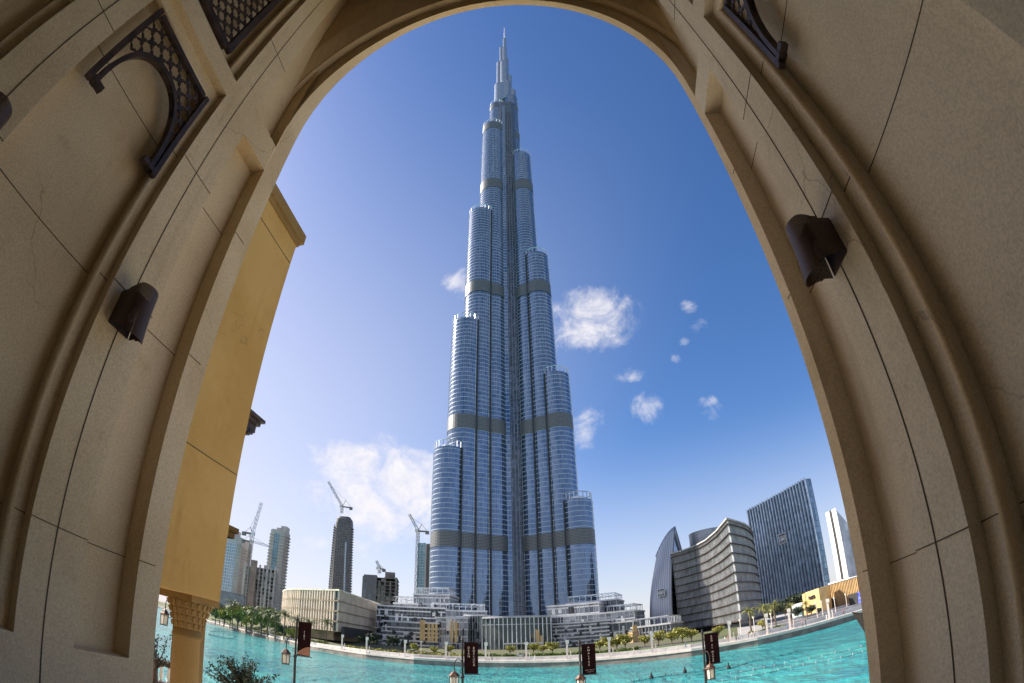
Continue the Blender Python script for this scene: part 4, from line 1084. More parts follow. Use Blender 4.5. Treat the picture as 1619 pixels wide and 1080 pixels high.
def emblem(parent, c, n_, up, size, nm='emblem'):
    """square plate with a rising sun of rays over wavy water, as signed on the offices"""
    n_ = Vector(n_).normalized(); up = Vector(up).normalized(); r_ = up.cross(n_).normalized(); c = Vector(c); h = size / 2
    pt = lambda x, y, z=0: c + r_ * x * h + up * y * h + n_ * z
    g = MB()
    for (x0, x1, y0, y1) in ((-1, 1, .86, 1), (-1, 1, -1, -.86), (-1, -.86, -.86, .86), (.86, 1, -.86, .86)):
        g.add([pt(x0, y0, .3), pt(x1, y0, .3), pt(x1, y1, .3), pt(x0, y1, .3), pt(x0, y0), pt(x1, y0), pt(x1, y1), pt(x0, y1)], [(0, 1, 2, 3), (0, 4, 5, 1), (1, 5, 6, 2), (2, 6, 7, 3), (3, 7, 4, 0)])
    for k in range(7):
        a = PI * (k + .5) / 7; w_ = .105; L = min(.9 / max(.01, abs(math.cos(a))), .9 / max(.3, math.sin(a)), 1.12)
        ca, sa = math.cos(a), math.sin(a); oy = -.28
        g.add([pt(.22 * ca - .05 * sa, oy + .22 * sa + .05 * ca, .3), pt(.22 * ca + .05 * sa, oy + .22 * sa - .05 * ca, .3), pt(L * ca + w_ * sa, oy + L * sa - w_ * ca, .3), pt(L * ca - w_ * sa, oy + L * sa + w_ * ca, .3)], [(0, 1, 2, 3)])
    dd = [pt(.34 * math.cos(PI * i / 12), -.28 + .34 * math.sin(PI * i / 12), .32) for i in range(13)]; g.add(dd, [tuple(range(13))])
    wv = []
    for i in range(13): x = -.8 + 1.6 * i / 12; wv.append((pt(x, -.42 + .07 * math.sin(i * 1.1), .3), pt(x, -.32 + .06 * math.sin(i * 1.1 + .3), .3)))
    for (a0, a1), (b0, b1) in zip(wv, wv[1:]): g.add([a0, b0, b1, a1], [(0, 1, 2, 3)])
    o = g.build(nm, M['white'], parent)
    g = MB(); g.add([pt(-1, -1, -.02), pt(1, -1, -.02), pt(1, 1, -.02), pt(-1, 1, -.02)], [(0, 1, 2, 3)]); g.build('emblem_backing', M['dark'], parent)
    cu = bpy.data.curves.new('emblem_word', 'FONT'); cu.body = 'EMAAR'; cu.size = size * .2; cu.align_x = 'CENTER'; cu.extrude = .03
    to = bpy.data.objects.new('tmp', cu); me = bpy.data.meshes.new_from_object(to); bpy.data.objects.remove(to)
    wo = bpy.data.objects.new('emblem_word', me); COL.objects.link(wo); me.materials.clear(); me.materials.append(M['white'])
    wo.matrix_world = Matrix(((r_.x, up.x, n_.x, pt(0, -.8, .3).x), (r_.y, up.y, n_.y, pt(0, -.8, .3).y), (r_.z, up.z, n_.z, pt(0, -.8, .3).z), (0, 0, 0, 1))); mw = wo.matrix_world.copy(); wo.parent = parent; wo.matrix_world = mw
q = shell_pt(-1, .42, 5.5); emblem(vlt, q - exn * 1.6 + Vector((-.3, -.5, 0)), (-.75, -.85, .0), (0, 0, 1), 4.4)

# slatted office block
so = bld('slatted_office', 'curved office block wrapped in thin bronze slats, before the blue glass slab')
zt = spot(1150, 823, 224).z
pts = []
for (u, v, dd) in ((1064, 880, 262), (1080, 873, 258), (1100, 863, 250), (1118, 852, 238), (1135, 838, 220)): pts.append(P(azof(u, v), dd * 1.12))
cr = P(azof(1152, 835), 224); pts.append(cr)
for (u, v, dd) in ((1165, 850, 207), (1177, 856, 216), (1186, 860, 228), (1191, 866, 243), (1190, 870, 258)): pts.append(P(azof(u, v), dd * 1.12))
poly = [(p_.x, p_.y) for p_ in pts] + [tuple(P(R(24.5), 312)[:2]), tuple(P(R(17.2), 322)[:2])]
OG = glazing('office_glass', (.32, .33, .35), (.11, .115, .12), 3.75, 1.15, (.22, .215, .21), metal=.6, rough=.12, line=.02, mull=.22)
facade(so, poly, 2.4, zt, (zt - 6) / 10.6, OG, BRZ, None, 2, slab_t=.32, slab_d=1.2, roof_m=plain('grey_roof_edge', (.42, .41, .40), .6, scale=.2))
g = MB(); op = offset(ccw(poly), .3)
for (q_, nm, an) in along(op, .95):
    if nm.y < .2 or nm.x > .5: g.box((q_.x, q_.y, (7 + zt) / 2), (.12, .35, zt - 7.4), an)
g.build('facade_fins', plain('pale_slat', (.54, .54, .54), .5, .2, scale=.2), so)
g = MB(); g.prism(offset(ccw(poly), .25), 2.4, 6.2); g.build('dark_base', plain('dark_base_glass', (.03, .035, .04), .1, .2, scale=.2), so)
g = MB(); cdr = spot(1122, 850, 318); g.lathe([(12.6, 48), (12.6, cdr.z + 3.6), (9, cdr.z + 3.9)], (cdr.x, cdr.y, 0), 28); g.build('roof_drum', plain('grey_drum', (.30, .31, .33), .4, .4, scale=.2), so, smooth=False)
# blue glass slab with vertical fins
gs = bld('glass_slab_tower', 'tall blue glass slab with pale vertical fins, sloping top and a square emblem')
a, b_ = P(azof(1192, 870), 338), P(azof(1291, 850), 300); za, zc = spot(1187, 806, 338).z, spot(1273, 757, 300).z
e = (b_ - a).normalized(); n_ = Vector((e.y, -e.x, 0)); n_ = n_ if n_.y < 0 else -n_; deep = -n_ * 4.5 + e * .6
g = MB(); vs = [(a.x, a.y, 5), (b_.x, b_.y, 5), ((b_ + deep).x, (b_ + deep).y, 5), ((a + deep).x, (a + deep).y, 5), (a.x, a.y, za), (b_.x, b_.y, zc), ((b_ + deep).x, (b_ + deep).y, zc), ((a + deep).x, (a + deep).y, za)]
g.add(vs, [(0, 1, 5, 4), (1, 2, 6, 5), (2, 3, 7, 6), (3, 0, 4, 7), (4, 5, 6, 7)])
g.build('glazing', glazing('slab_glass', (.26, .37, .48), (.08, .13, .18), 3.5, 1.5, (.12, .16, .22), metal=.92, rough=.05, line=.10, mull=.06), gs, loc=tuple(a))
g = MB(); L = (b_ - a).length; k = 21
for i in range(k + 1):
    q = a.lerp(b_, i / k) + n_ * .35; zz = za + (zc - za) * i / k; g.box((q.x, q.y, (5 + zz + .8) / 2), (.75, .8, zz - 4.2), math.atan2(e.y, e.x))
g.build('facade_fins', plain('pale_blue_fin', (.66, .72, .80), .35, .45, scale=.3), gs)
emblem(gs, a.lerp(b_, .52) + n_ * 1.0 + Vector((0, 0, spot(1240, 852, 320).z)), n_, (0, 0, 1), 6.4)
# white slab
ws = bld('white_slab_tower', 'white slab tower with a dark seam, its sunlit end beside the right jamb')
a, b_, c = P(azof(1316, 870), 404), P(azof(1334, 870), 395), P(azof(1352, 870), 415); zt = spot(1311, 808, 400).z; zc = spot(1345, 832, 412).z
m1 = a.lerp(b_, .36); m2 = a.lerp(b_, .60)
WT = plain('white_cladding', (.80, .79, .77), .5, scale=.05, var=.05); up = a * .06
for nm, p0, p1, m_ in (('white_end', a, m1, WT), ('dark_seam', m1 + Vector((.3, 0, 0)), m2 + Vector((.3, 0, 0)), M['dark']), ('white_end', m2, b_, WT)):
    g = MB(); g.prism(ccw([p0[:2], p1[:2], (p1 + up)[:2], (p0 + up)[:2]]), 5, zt); g.build(nm, m_, ws)
g = MB(); vs = []
for q, z in ((b_ + Vector((.05, .2, 0)), zt - 1), (c, zc), (c + up, zc), (b_ + up, zt - 1)): vs += [(q.x, q.y, 5), (q.x, q.y, z)]
g.add(vs, [(0, 2, 3, 1), (2, 4, 5, 3), (4, 6, 7, 5), (1, 3, 5, 7)]); g.build('side_wing', plain('shaded_side_cladding', (.55, .56, .58), .45, .2, scale=.1), ws)  # far side of the white slab, its shade put into the grey
g = MB(); q = P(azof(1357, 880), 412); g.box((q.x + 5, q.y + 10, (5 + zc) / 2), (14, 20, zc - 4 - 5)); g.build('rear_block', plain('blue_grey_cladding', (.34, .36, .40), .4, .3, scale=.1), ws)
# gold fronted mall
mk = bld('mall_building', 'gold and brown stone mall front with an Arabic sign, beside the right jamb')
gz_ = 3.2
def wall_seg(nm, u1, u2, vt1, vt2, d1, d2, m_, z0=gz_, th=3.0, zz=None):
    a, b_ = spot(u1, vt1, d1), spot(u2, vt2, d2); g = MB()
    e = (b_ - a); e.z = 0; n_ = Vector((-e.y, e.x, 0)).normalized(); n_ = n_ if n_.dot(a) > 0 else -n_
    A, B_, C_, D_ = a, b_, b_ + n_ * th, a + n_ * th
    g.add([(q.x, q.y, z0) for q in (A, B_, C_, D_)] + [(q.x, q.y, zq) for q, zq in ((A, a.z), (B_, b_.z), (C_, b_.z), (D_, a.z))], [(0, 1, 5, 4), (1, 2, 6, 5), (2, 3, 7, 6), (3, 0, 4, 7), (4, 5, 6, 7)])
    return g.build(nm, m_, mk), a, b_, n_
wall_seg('gold_panel', 1268, 1272, 940, 938, 206, 204, M['gold'])
o, ga, gb, gn = wall_seg('gold_panel', 1273, 1294, 937, 930, 202, 193, M['gold'])
wall_seg('gold_panel', 1298, 1311, 929, 925, 195, 201, M['gold'])
o, wa, wb, wn = wall_seg('stone_wall', 1311, 1372, 924, 907, 205, 195, M['brownstone'], th=30)
g = MB()
for i in range(26):
    q = wa.lerp(wb, i / 25) - wn * .12; g.box((q.x, q.y, (gz_ + q.z) / 2), (.28, .5, q.z - gz_ - .4), math.atan2((wb - wa).y, (wb - wa).x))
g.build('wall_ribs', plain('ochre_rib', (.50, .34, .16), .7, scale=.3, var=.2), mk)
wall_seg('white_parapet', 1309, 1372, 922.5, 905.5, 204.5, 194.5, WT, z0=spot(1340, 914, 200).z - .4, th=1.2)
wall_seg('dark_entrance', 1300, 1311, 950, 946, 194.5, 200, M['dark']); wall_seg('dark_entrance', 1312, 1318, 947, 945, 203.5, 202.5, plain('dark_teal_glass', (.03, .05, .06), .1, .3))
wall_seg('white_portal', 1251, 1269, 957, 952, 213, 210, WT); wall_seg('portal_glass', 1254, 1266, 961, 957, 211.5, 208.8, TEAL)
g = MB(); e = (gb - ga); e.z = 0; e.normalize(); n_ = -gn; zc_ = spot(1284, 945, 197).z; c = (ga + gb) / 2
def stroke(pts, r_=.30):
    g.tube([c + e * x * .85 + n_ * .35 + Vector((0, 0, zc_ - c.z + y * .85)) for x, y in pts], r_, 5)
stroke([(1.0, .75), (2.2, .8), (2.4, .3), (2.2, -.25), (.9, -.3)]); stroke([(.7, .7), (.45, .1), (.0, -.7)]); stroke([(-.3, .75), (-.35, .2), (-.8, .0), (-1.1, .35), (-1.15, .6)]); stroke([(-1.15, .5), (-1.3, -.1), (-1.8, -.25), (-2.1, .3), (-2.15, .7)]); stroke([(-2.5, .9), (-2.55, .3), (-2.3, -.4)]); stroke([(-.7, -.5), (-.5, -.5)], .14); stroke([(-1.6, -.75), (-1.4, -.75)], .14)
g.build('arabic_sign', M['dark'], mk)
m, t, p = new_mat('video_screen'); tcn = N(t, 'ShaderNodeTexCoord'); vz = noise(t, .35, 4, .6)
colr = mix(t, (.03, .04, .22), (.16, .20, .75), ramp(t, vz, .35, .6)); colr = mix(t, colr, (.7, .75, .95), ramp(t, noise(t, .6, 2), .62, .72))
t.links.new(colr, p.inputs['Base Color']); t.links.new(colr, p.inputs['Emission Color']); p.inputs['Emission Strength'].default_value = .35; p.inputs['Roughness'].default_value = .3
sa, sb = wa.lerp(wb, .52), wa.lerp(wb, .96); scn = bld('video_board', 'large outdoor video screen, half dark and half blue, on the brown mall wall', 'screen')
zt_, zb_ = spot(1350, 938, 198).z, spot(1350, 956, 198).z; an = math.atan2((sb - sa).y, (sb - sa).x)
for nm, f0_, f1_, m_ in (('dark_half', 0, .5, M['dark']), ('lit_half', .5, 1, m)):
    q = sa.lerp(sb, (f0_ + f1_) / 2) - wn * 1.6; g = MB(); g.box((q.x, q.y, (zt_ + zb_) / 2), ((sb - sa).length * (f1_ - f0_) - .12, .5, zt_ - zb_), an); g.build(nm, m_, scn)
q = sa.lerp(sb, .5) - wn * 1.2; g = MB(); g.box((q.x, q.y, zb_ - .5), ((sb - sa).length, .9, .7), an)
for f_ in (.05, .35, .65, .95): q = sa.lerp(sb, f_) - wn * 1.2; g.box((q.x, q.y, (gz_ + zb_) / 2), (.35, .35, zb_ - gz_), an)
g.build('stand', FIN, scn)
# ------------------------------------------------------------------ planting
def leaf_cloud(mb, centre, radii, count, size, rnd, flat=.0, hollow=.35):
    c = Vector(centre)
    for _ in range(count):
        while True:
            d = Vector((rnd.uniform(-1, 1), rnd.uniform(-1, 1), rnd.uniform(-1, 1)))
            if hollow < d.length < 1: break
        p_ = c + Vector((d.x * radii[0], d.y * radii[1], d.z * radii[2]))
        a = Vector((rnd.gauss(0, 1), rnd.gauss(0, 1), rnd.gauss(0, 1))).normalized(); b_ = a.cross(Vector((rnd.gauss(0, 1), rnd.gauss(0, 1), rnd.gauss(0, 1)))).normalized()
        s_ = size * rnd.uniform(.6, 1.35)
        mb.add([p_ - a * s_, p_ + b_ * s_ * .5, p_ + a * s_, p_ - b_ * s_ * .5], [(0, 1, 2, 3)])
PROTO = {}
def make_tree(key, mname, h, r_, count, seed, leaf=.26, clumps=9):
    rnd = random.Random(seed)
    root = empty('shrub_tree'); b = MB()
    b.tube([(0, 0, -.3), (.05, .02, h * .25), (-.06, .05, h * .55)], [.16, .12, .07], 6)
    tips = []
    for i in range(clumps):
        a = 2 * PI * i / clumps + rnd.uniform(-.4, .4); rr = r_ * rnd.uniform(.3, .72); z = h * rnd.uniform(.5, .86)
        tips.append((rr * math.cos(a), rr * math.sin(a), z)); b.tube([(0, 0, h * rnd.uniform(.2, .4)), (rr * .5 * math.cos(a), rr * .5 * math.sin(a), z * .75), tips[-1]], [.07, .05, .02], 5)
    b.build('trunk', M['bark'], root)
    g = MB()
    for tp in tips + [(0, 0, h * .8)]:
        k = rnd.uniform(.34, .52); leaf_cloud(g, tp, (r_ * k, r_ * k, h * .2 * rnd.uniform(.8, 1.2)), count // (clumps + 1), leaf, rnd)
    g.build('crown', M[mname], root); PROTO[key] = root; root['_used'] = 0; return root
def place(key, loc, scale, label, cat='tree', group=None, rz=None, sz=None):
    pr = PROTO[key]
    if not pr.get('_used'): o = pr; o['_used'] = 1
    else: o = copy_tree(pr)
    o.location = loc; o.scale = (scale, scale, sz or scale); o.rotation_euler = (0, 0, rz if rz is not None else random.uniform(0, 6))
    tag(o, label, cat, group); return o
make_tree('y1', 'leaf_y', 4.6, 2.6, 1100, 1); make_tree('y2', 'leaf_y', 4.0, 2.0, 800, 2); make_tree('g1', 'leaf_g', 4.6, 2.5, 900, 3); make_tree('d1', 'leaf_d', 7.5, 4.2, 1500, 4, .42, 12); make_tree('d2', 'leaf_d', 6.5, 3.4, 1300, 5, .38, 10)
YL = 'small rounded yellow green tree on the lawn '
def tree_at(key, u, d, s_, label, group=None, cat='tree'):
    a = azof(u, 1015); p_ = P(a, d, ground_h(a, d - shore(a)) - .1); return place(key, p_, s_, label, cat, group)
rowg = 'yellow green trees along the far garden'
for i, (u, d, s_, where) in enumerate(((655, 192, .85, 'left of the gold screens'), (686, 190, .8, 'under the gold screens at left'), (710, 192, .75, 'just left of the second hanging banner'),
        (806, 188, .95, 'before the pavilion, leftmost'), (843, 190, .85, 'before the pavilion beside a parked cart'), (858, 186, .85, 'right of the pavilion canopy'), (873, 182, .95, 'in front of the pavilion right edge'),
        (948, 180, .95, 'just right of the third hanging banner'), (962, 176, 1.05, 'right of the third banner, second from it'), (975, 178, 1.0, 'left of the brown gatehouse'), (988, 176, 1.15, 'directly in front of the brown gatehouse'),
        (1019, 174, 1.1, 'right of the brown gatehouse'), (1041, 173, 1.05, 'below the vaulted building left side'), (1062, 170, 1.15, 'below the vaulted building right side'), (1079, 168, 1.15, 'at the left corner of the slatted office'), (1094, 168, 1.1, 'left of the fourth hanging banner'), (1137, 168, .8, 'between the fourth banner and the plaza'))):
    tree_at(('y1', 'y2')[i % 2], u, d, s_, YL + where, rowg)
for u, d, s_, lab in ((572, 226, .8, 'dark bushy tree before the right end of the low mall'), (590, 222, .95, 'dark bushy tree at the right corner of the low mall'), (622, 214, .9, 'dark bushy tree before the striped podium, left side'), (640, 216, .6, 'small dark tree squeezed beside the striped podium')):
    tree_at('d2', u, d, s_, lab, 'dark trees before the podium')
for u, d, s_, lab in ((1246, 222, 1.15, 'dark tree at the foot of the blue glass slab, left of two'), (1262, 222, 1.3, 'big dark tree before the glass slab, right of two'), (1226, 195, 1.0, 'dark tree filling the gap behind the palms'), (1266, 190, .6, 'dark tree behind the palm at the plaza'), (1288, 186, .55, 'dark spreading tree hiding the foot of the gold sign wall'), (1301, 184, .35, 'dark bush under the right side of the gold sign wall')):
    tree_at('d1', u, d, s_, lab, 'dark trees by the plaza')
for key, u, d, s_, lab in (('g1', 338, 330, 1.7, 'green shrub beside the amber wall edge on the far bank'), ('y2', 352, 322, 1.9, 'bright yellow green shrub left of the first palm'), ('g1', 362, 318, 2.0, 'green shrub behind the first palm at far left'), ('y1', 374, 300, 2.1, 'yellow green shrub right of the first palm'), ('g1', 388, 290, 2.0, 'green shrub between the first two palms'),
        ('y2', 396, 285, 1.7, 'bright shrub left of the second palm'), ('g1', 412, 276, 1.8, 'low green shrub between the second and third palms'), ('g1', 434, 256, 1.3, 'green shrub under the close pair of palms'), ('d2', 449, 250, .7, 'dark shrub right of the close pair of palms'), ('y1', 461, 240, .9, 'yellow shrub left of the first lamp post'), ('y2', 472, 236, .8, 'yellow shrub behind the first hanging lantern'), ('g1', 421, 300, 2.2, 'tall green bush behind the third palm'), ('d2', 345, 345, 1.4, 'dark bush at the water bend by the amber wall'), ('g1', 380, 330, 2.4, 'tall green bush at the foot of the concrete frame')):
    tree_at(key, u, d, s_ * 1.35, lab, 'shrubs on the left bank')
tree_at('y1', 1208, 160, .75, 'low golden shrub between the first two plaza palms', 'yellow green trees along the far garden')
# palms
def make_palm(key, h, L, m_, seed, n_=30):
    rnd = random.Random(seed); root = empty('palm_tree'); b = MB()
    pts = [(.05 * math.sin(i * .9), .04 * math.cos(i * .7), -.3 + (h + .3) * i / 12) for i in range(13)]; b.tube(pts, [.34, .27] + [.235 + .025 * (i % 2) for i in range(9)] + [.30, .26], 8); b.build('trunk', M['bark'], root)
    g = MB()
    for k in range(n_):
        az = 2 * PI * (k * .382) + rnd.uniform(-.2, .2); el = R(rnd.uniform(-12, 78)); l_ = L * rnd.uniform(.85, 1.1)
        d = Vector((math.cos(az), math.sin(az), 0)); p_ = Vector((0, 0, h)); ang = el; prev = p_; side = Vector((-d.y, d.x, 0)); nseg = 9
        for i in range(nseg):
            step = l_ / nseg; q = prev + (d * math.cos(ang) + Vector((0, 0, 1)) * math.sin(ang)) * step; ang -= R(9 + 6 * i / nseg)
            wv = l_ * .17 * math.sin(PI * (.15 + .8 * (i + .5) / nseg)); mid = (prev + q) / 2; dr = Vector((0, 0, -1)) * wv * .45; fw = (q - prev) * .75
            for s_ in (-1, 1):
                for f_ in (0, .5):
                    a0 = prev.lerp(q, f_); a1 = prev.lerp(q, f_ + .3); g.add([a0, a1, a0 + side * s_ * wv + dr + fw], [(0, 1, 2)])
            g.add([prev - side * .03, prev + side * .03, q + side * .03, q - side * .03], [(0, 1, 2, 3)]); prev = q
    g.build('crown', m_, root); PROTO[key] = root; root['_used'] = 0
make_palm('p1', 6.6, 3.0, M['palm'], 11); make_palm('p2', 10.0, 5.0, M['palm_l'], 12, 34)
for u, d, s_, lab in ((1188, 150, 1.0, 'date palm beside the slatted office corner, leftmost on the plaza'), (1211, 152, 1.02, 'date palm second from the slatted office'), (1228, 156, 1.03, 'date palm third from the slatted office, before dark trees'), (1254, 158, .82, 'short date palm alone in the middle of the plaza'), (1279, 170, .8, 'small date palm nearest the gold sign wall')):
    a = azof(u, 1000); place('p1', P(a, d, ground_h(a, d - shore(a))), s_, lab, 'palm', 'date palms on the plaza')
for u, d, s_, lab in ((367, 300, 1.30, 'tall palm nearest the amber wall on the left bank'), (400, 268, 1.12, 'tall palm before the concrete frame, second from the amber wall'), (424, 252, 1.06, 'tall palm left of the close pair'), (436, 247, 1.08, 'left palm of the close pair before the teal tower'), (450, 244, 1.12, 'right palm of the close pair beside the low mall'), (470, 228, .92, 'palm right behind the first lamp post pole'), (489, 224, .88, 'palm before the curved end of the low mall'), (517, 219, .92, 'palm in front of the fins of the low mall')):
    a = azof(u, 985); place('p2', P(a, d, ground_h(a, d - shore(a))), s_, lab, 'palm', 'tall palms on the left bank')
# clipped hedges along the gardens
def hedge(label, u0, u1, q0, q1, h, m_, seed):
    rnd = random.Random(seed); a0, a1 = azof(u0, 1030), azof(u1, 1030); g = MB(); n_ = int(abs(a1 - a0) * 170 / .10)
    for _ in range(min(n_ * 12, 14000)):
        a = a0 + (a1 - a0) * rnd.random(); q = q0 + (q1 - q0) * rnd.random(); p_ = on_bank(a, q); p_.z += h * rnd.random() * (.75 + .25 * math.sin(a * 240))
        x = Vector((rnd.gauss(0, 1), rnd.gauss(0, 1), rnd.gauss(0, 1))).normalized() * .32; y = Vector((rnd.gauss(0, 1), rnd.gauss(0, 1), rnd.gauss(0, 1))).normalized() * .2
        g.add([p_ - x, p_ + y, p_ + x, p_ - y], [(0, 1, 2, 3)])
    tag(g.build('hedge', m_), label, 'hedge')
hedge('low yellow green flowering hedge on the bank left of the tower', 545, 735, 15, 20, 1.1, M['leaf_y'], 1)
hedge('low dark green hedge on the lawn before the podium', 560, 720, 26, 29, 1.0, M['leaf_d'], 2)
hedge('low green hedge on the lawn across the pavilion front', 735, 1010, 24, 27, 1.0, M['leaf_g'], 3)
hedge('green planting bed under the plaza palms', 1185, 1250, 13, 20, .8, M['leaf_g'], 4)
hedge('mixed green planting along the bank at the far left', 330, 520, 16, 26, 1.4, M['leaf_g'], 5)
hedge('pale yellow planting near the first lamp post', 430, 520, 13, 16, 1.0, M['leaf_y'], 6)

# ------------------------------------------------------------------ promenade furniture
PY = plain('pale_pylon', (.90, .76, .64), .6, 0, scale=.6, var=.06)
py = empty('light_pylon')
b = MB(); b.box((0, 0, 2.6), (.55, .42, 5.2)); b.build('shaft', PY, py)
b = MB(); b.box((.12, -.02, 5.15), (.95, .62, .9)); b.box((.42, -.1, 4.65), (.3, .4, .25)); b.build('lamp_head', PY, py)
b = MB(); b.box((.95, 0, 1.2), (.26, .26, 2.4)); b.box((.5, 0, .15), (1.5, .7, .3)); b.build('side_post', PY, py)
first = True
LPX = (346, 384, 424, 540, 579, 640, 705, 768, 832, 897, 964, 1032, 1157, 1217, 1254, 1318)
names = ('at the left end of the far quay by the bushes', 'between the first and second left palms', 'below the third palm of the left bank', 'in front of the low mall fins', 'in front of the right end of the low mall', 'before the striped podium at left', 'just left of the second hanging banner', 'left of the entrance canopy', 'in front of the entrance canopy', 'left of the third hanging banner', 'right of the third banner before the trees', 'before the podium right end', 'at the slatted office corner', 'between the first two plaza palms', 'right of the third plaza palm', 'near the right end of the plaza')
for u, nm in zip(LPX, names):
    o = py if first else copy_tree(py); first = False
    a = azof(u, 1040); o.location = on_bank(a, 4.5); o.rotation_euler = (0, 0, -a); tag(o, 'pale square light pylon ' + nm, 'light pylon', 'light pylons along the far promenade')
sm_ = empty('slim_lamp'); b = MB(); b.tube([(0, 0, 0), (0, 0, 4.6)], .09, 6); b.build('post', PY, sm_); b = MB(); b.box((0, 0, 4.7), (.4, .4, .5)); b.build('lamp_head', PY, sm_)
first = True
for u, q, nm in ((666, 12.6, 'below the gold screens'), (1172, 14, 'left of the first plaza palm'), (1194, 13, 'beside the first plaza palm trunk'), (1222, 13, 'beside the second plaza palm trunk'), (1296, 28, 'on the plaza before the gold wall, leftmost of three'), (1305, 26, 'on the plaza before the gold wall, middle of three'), (1326, 22, 'on the plaza below the video screen'), (1345, 42, 'at the foot of the video screen')):
    o = sm_ if first else copy_tree(sm_); first = False
    a = azof(u, 1005); o.location = on_bank(a, q); tag(o, 'slim pale lamp post ' + nm, 'lamp post', 'slim lamp posts of the far bank')
rl = empty('quay_railing'); tag(rl, 'thin metal railing along the edge of the far promenade', 'railing')
b = MB(); c_ = MB(); prev = None; a = R(-50)
while a < R(45):
    p_ = P(a, shore(a) + .35, 2.06); b.box((p_.x, p_.y, 2.56), (.09, .09, 1.0), -a)
    if prev:
        for z in (2.55, 3.02): c_.tube([(prev.x, prev.y, z), (p_.x, p_.y, z)], .035, 4)
    prev = p_; a += 3.2 / shore(a)
b.build('posts', FIN, rl); c_.build('rails', FIN, rl)
# plaza terraces on the right bank
for q, z0, h, lab in ((30, 2.8, 1.2, 'low pale plaza terrace wall, lower of two'), (52, 3.6, 1.4, 'low pale plaza terrace wall, upper of two')):
    b = MB(); vs = []
    for i in range(26):
        a = R(26 + i * .55); g0 = ground_h(a, q)
        for dq, z in ((0, g0 - .3), (.5, g0 - .3), (.5, g0 + h * .6), (0, g0 + h * .6)): vs.append(tuple(P(a, shore(a) + q + dq, z)))
    b.add(vs, [(i * 4 + j, i * 4 + (j + 1) % 4, (i + 1) * 4 + (j + 1) % 4, (i + 1) * 4 + j) for i in range(25) for j in range(4)] + [(3, 2, 1, 0), (100, 101, 102, 103)])
    tag(b.build('terrace_wall', plain('plaza_wall', (.5, .48, .46), .8, scale=.4, var=.15)), lab, 'wall')
# parked white cart before the pavilion
ct_ = empty('golf_cart', on_bank(azof(823, 1040), 20)); tag(ct_, 'small white golf cart parked on the drive before the entrance pavilion', 'cart')
b = MB(); b.box((0, 0, .55), (2.3, 1.2, .5)); b.box((-.9, 0, .95), (.5, 1.15, .4)); b.build('body', M['white'], ct_)
b = MB(); b.box((.05, 0, 1.95), (2.1, 1.25, .1)); b.build('roof', M['white'], ct_)
for sx_ in (-.8, .85):
    for sy_ in (-.5, .5): b = MB(); b.tube([(sx_, sy_, .7), (sx_ * .95, sy_, 1.92)], .035, 5); b.build('roof_post', FIN, ct_)
    for sy_ in (-.6, .6): b = MB(); b.tube([(sx_, sy_ - .09, .25), (sx_, sy_ + .09, .25)], .27, 12); b.build('wheel', M['dark'], ct_)
b = MB(); b.box((.15, 0, .95), (.5, 1.1, .2)); b.box((-.1, 0, 1.25), (.15, 1.1, .5)); b.build('seat', M['dark'], ct_)
# dark wooden boat moored at the right
bt = empty('wooden_boat', spotz(1366, 1001, 0.0)); tag(bt, 'dark wooden boat moored beside the right jamb, only its high bow in view', 'boat')
bt.rotation_euler = (0, 0, R(-30)); g = MB(); vs = []; rows_ = 12
for i in range(rows_ + 1):
    t_ = i / rows_; x = t_ * 11; wd = 1.7 * math.sin(PI * min(1, .06 + t_ * .62)) ; zt_ = 1.5 + 2.6 * (1 - t_) ** 2.2; x0 = x - 1.6 * (1 - t_) ** 2
    for yy, zz, xx in ((-wd, zt_, x0), (-wd * .8, .4, x), (0, -.35, x + .3), (wd * .8, .4, x), (wd, zt_, x0), (wd * .86, zt_ - .1, x0 + .1), (0, .5 + .6 * (1 - t_), x + .3), (-wd * .86, zt_ - .1, x0 + .1)): vs.append((xx, yy, zz))
g.add(vs, [(i * 8 + j, i * 8 + (j + 1) % 8, (i + 1) * 8 + (j + 1) % 8, (i + 1) * 8 + j) for i in range(rows_) for j in range(8)] + [tuple(range(7, -1, -1)), tuple(rows_ * 8 + j for j in range(8))])
g.build('hull', M['timber'], bt)
g = MB(); g.tube([(vs[i * 8][0], vs[i * 8][1], vs[i * 8][2]) for i in range(rows_ + 1)], .09, 5); g.tube([(vs[i * 8 + 4][0], vs[i * 8 + 4][1], vs[i * 8 + 4][2]) for i in range(rows_ + 1)], .09, 5); g.build('gunwale', M['bronze'], bt)
g = MB(); g.box((6.5, 0, 3.3), (6, 2.8, .12))
for x in (3.8, 6.5, 9.2):
    for y in (-1.2, 1.2): g.tube([(x, y, .9), (x, y, 3.3)], .05, 5)
g.build('awning', M['bark'], bt)

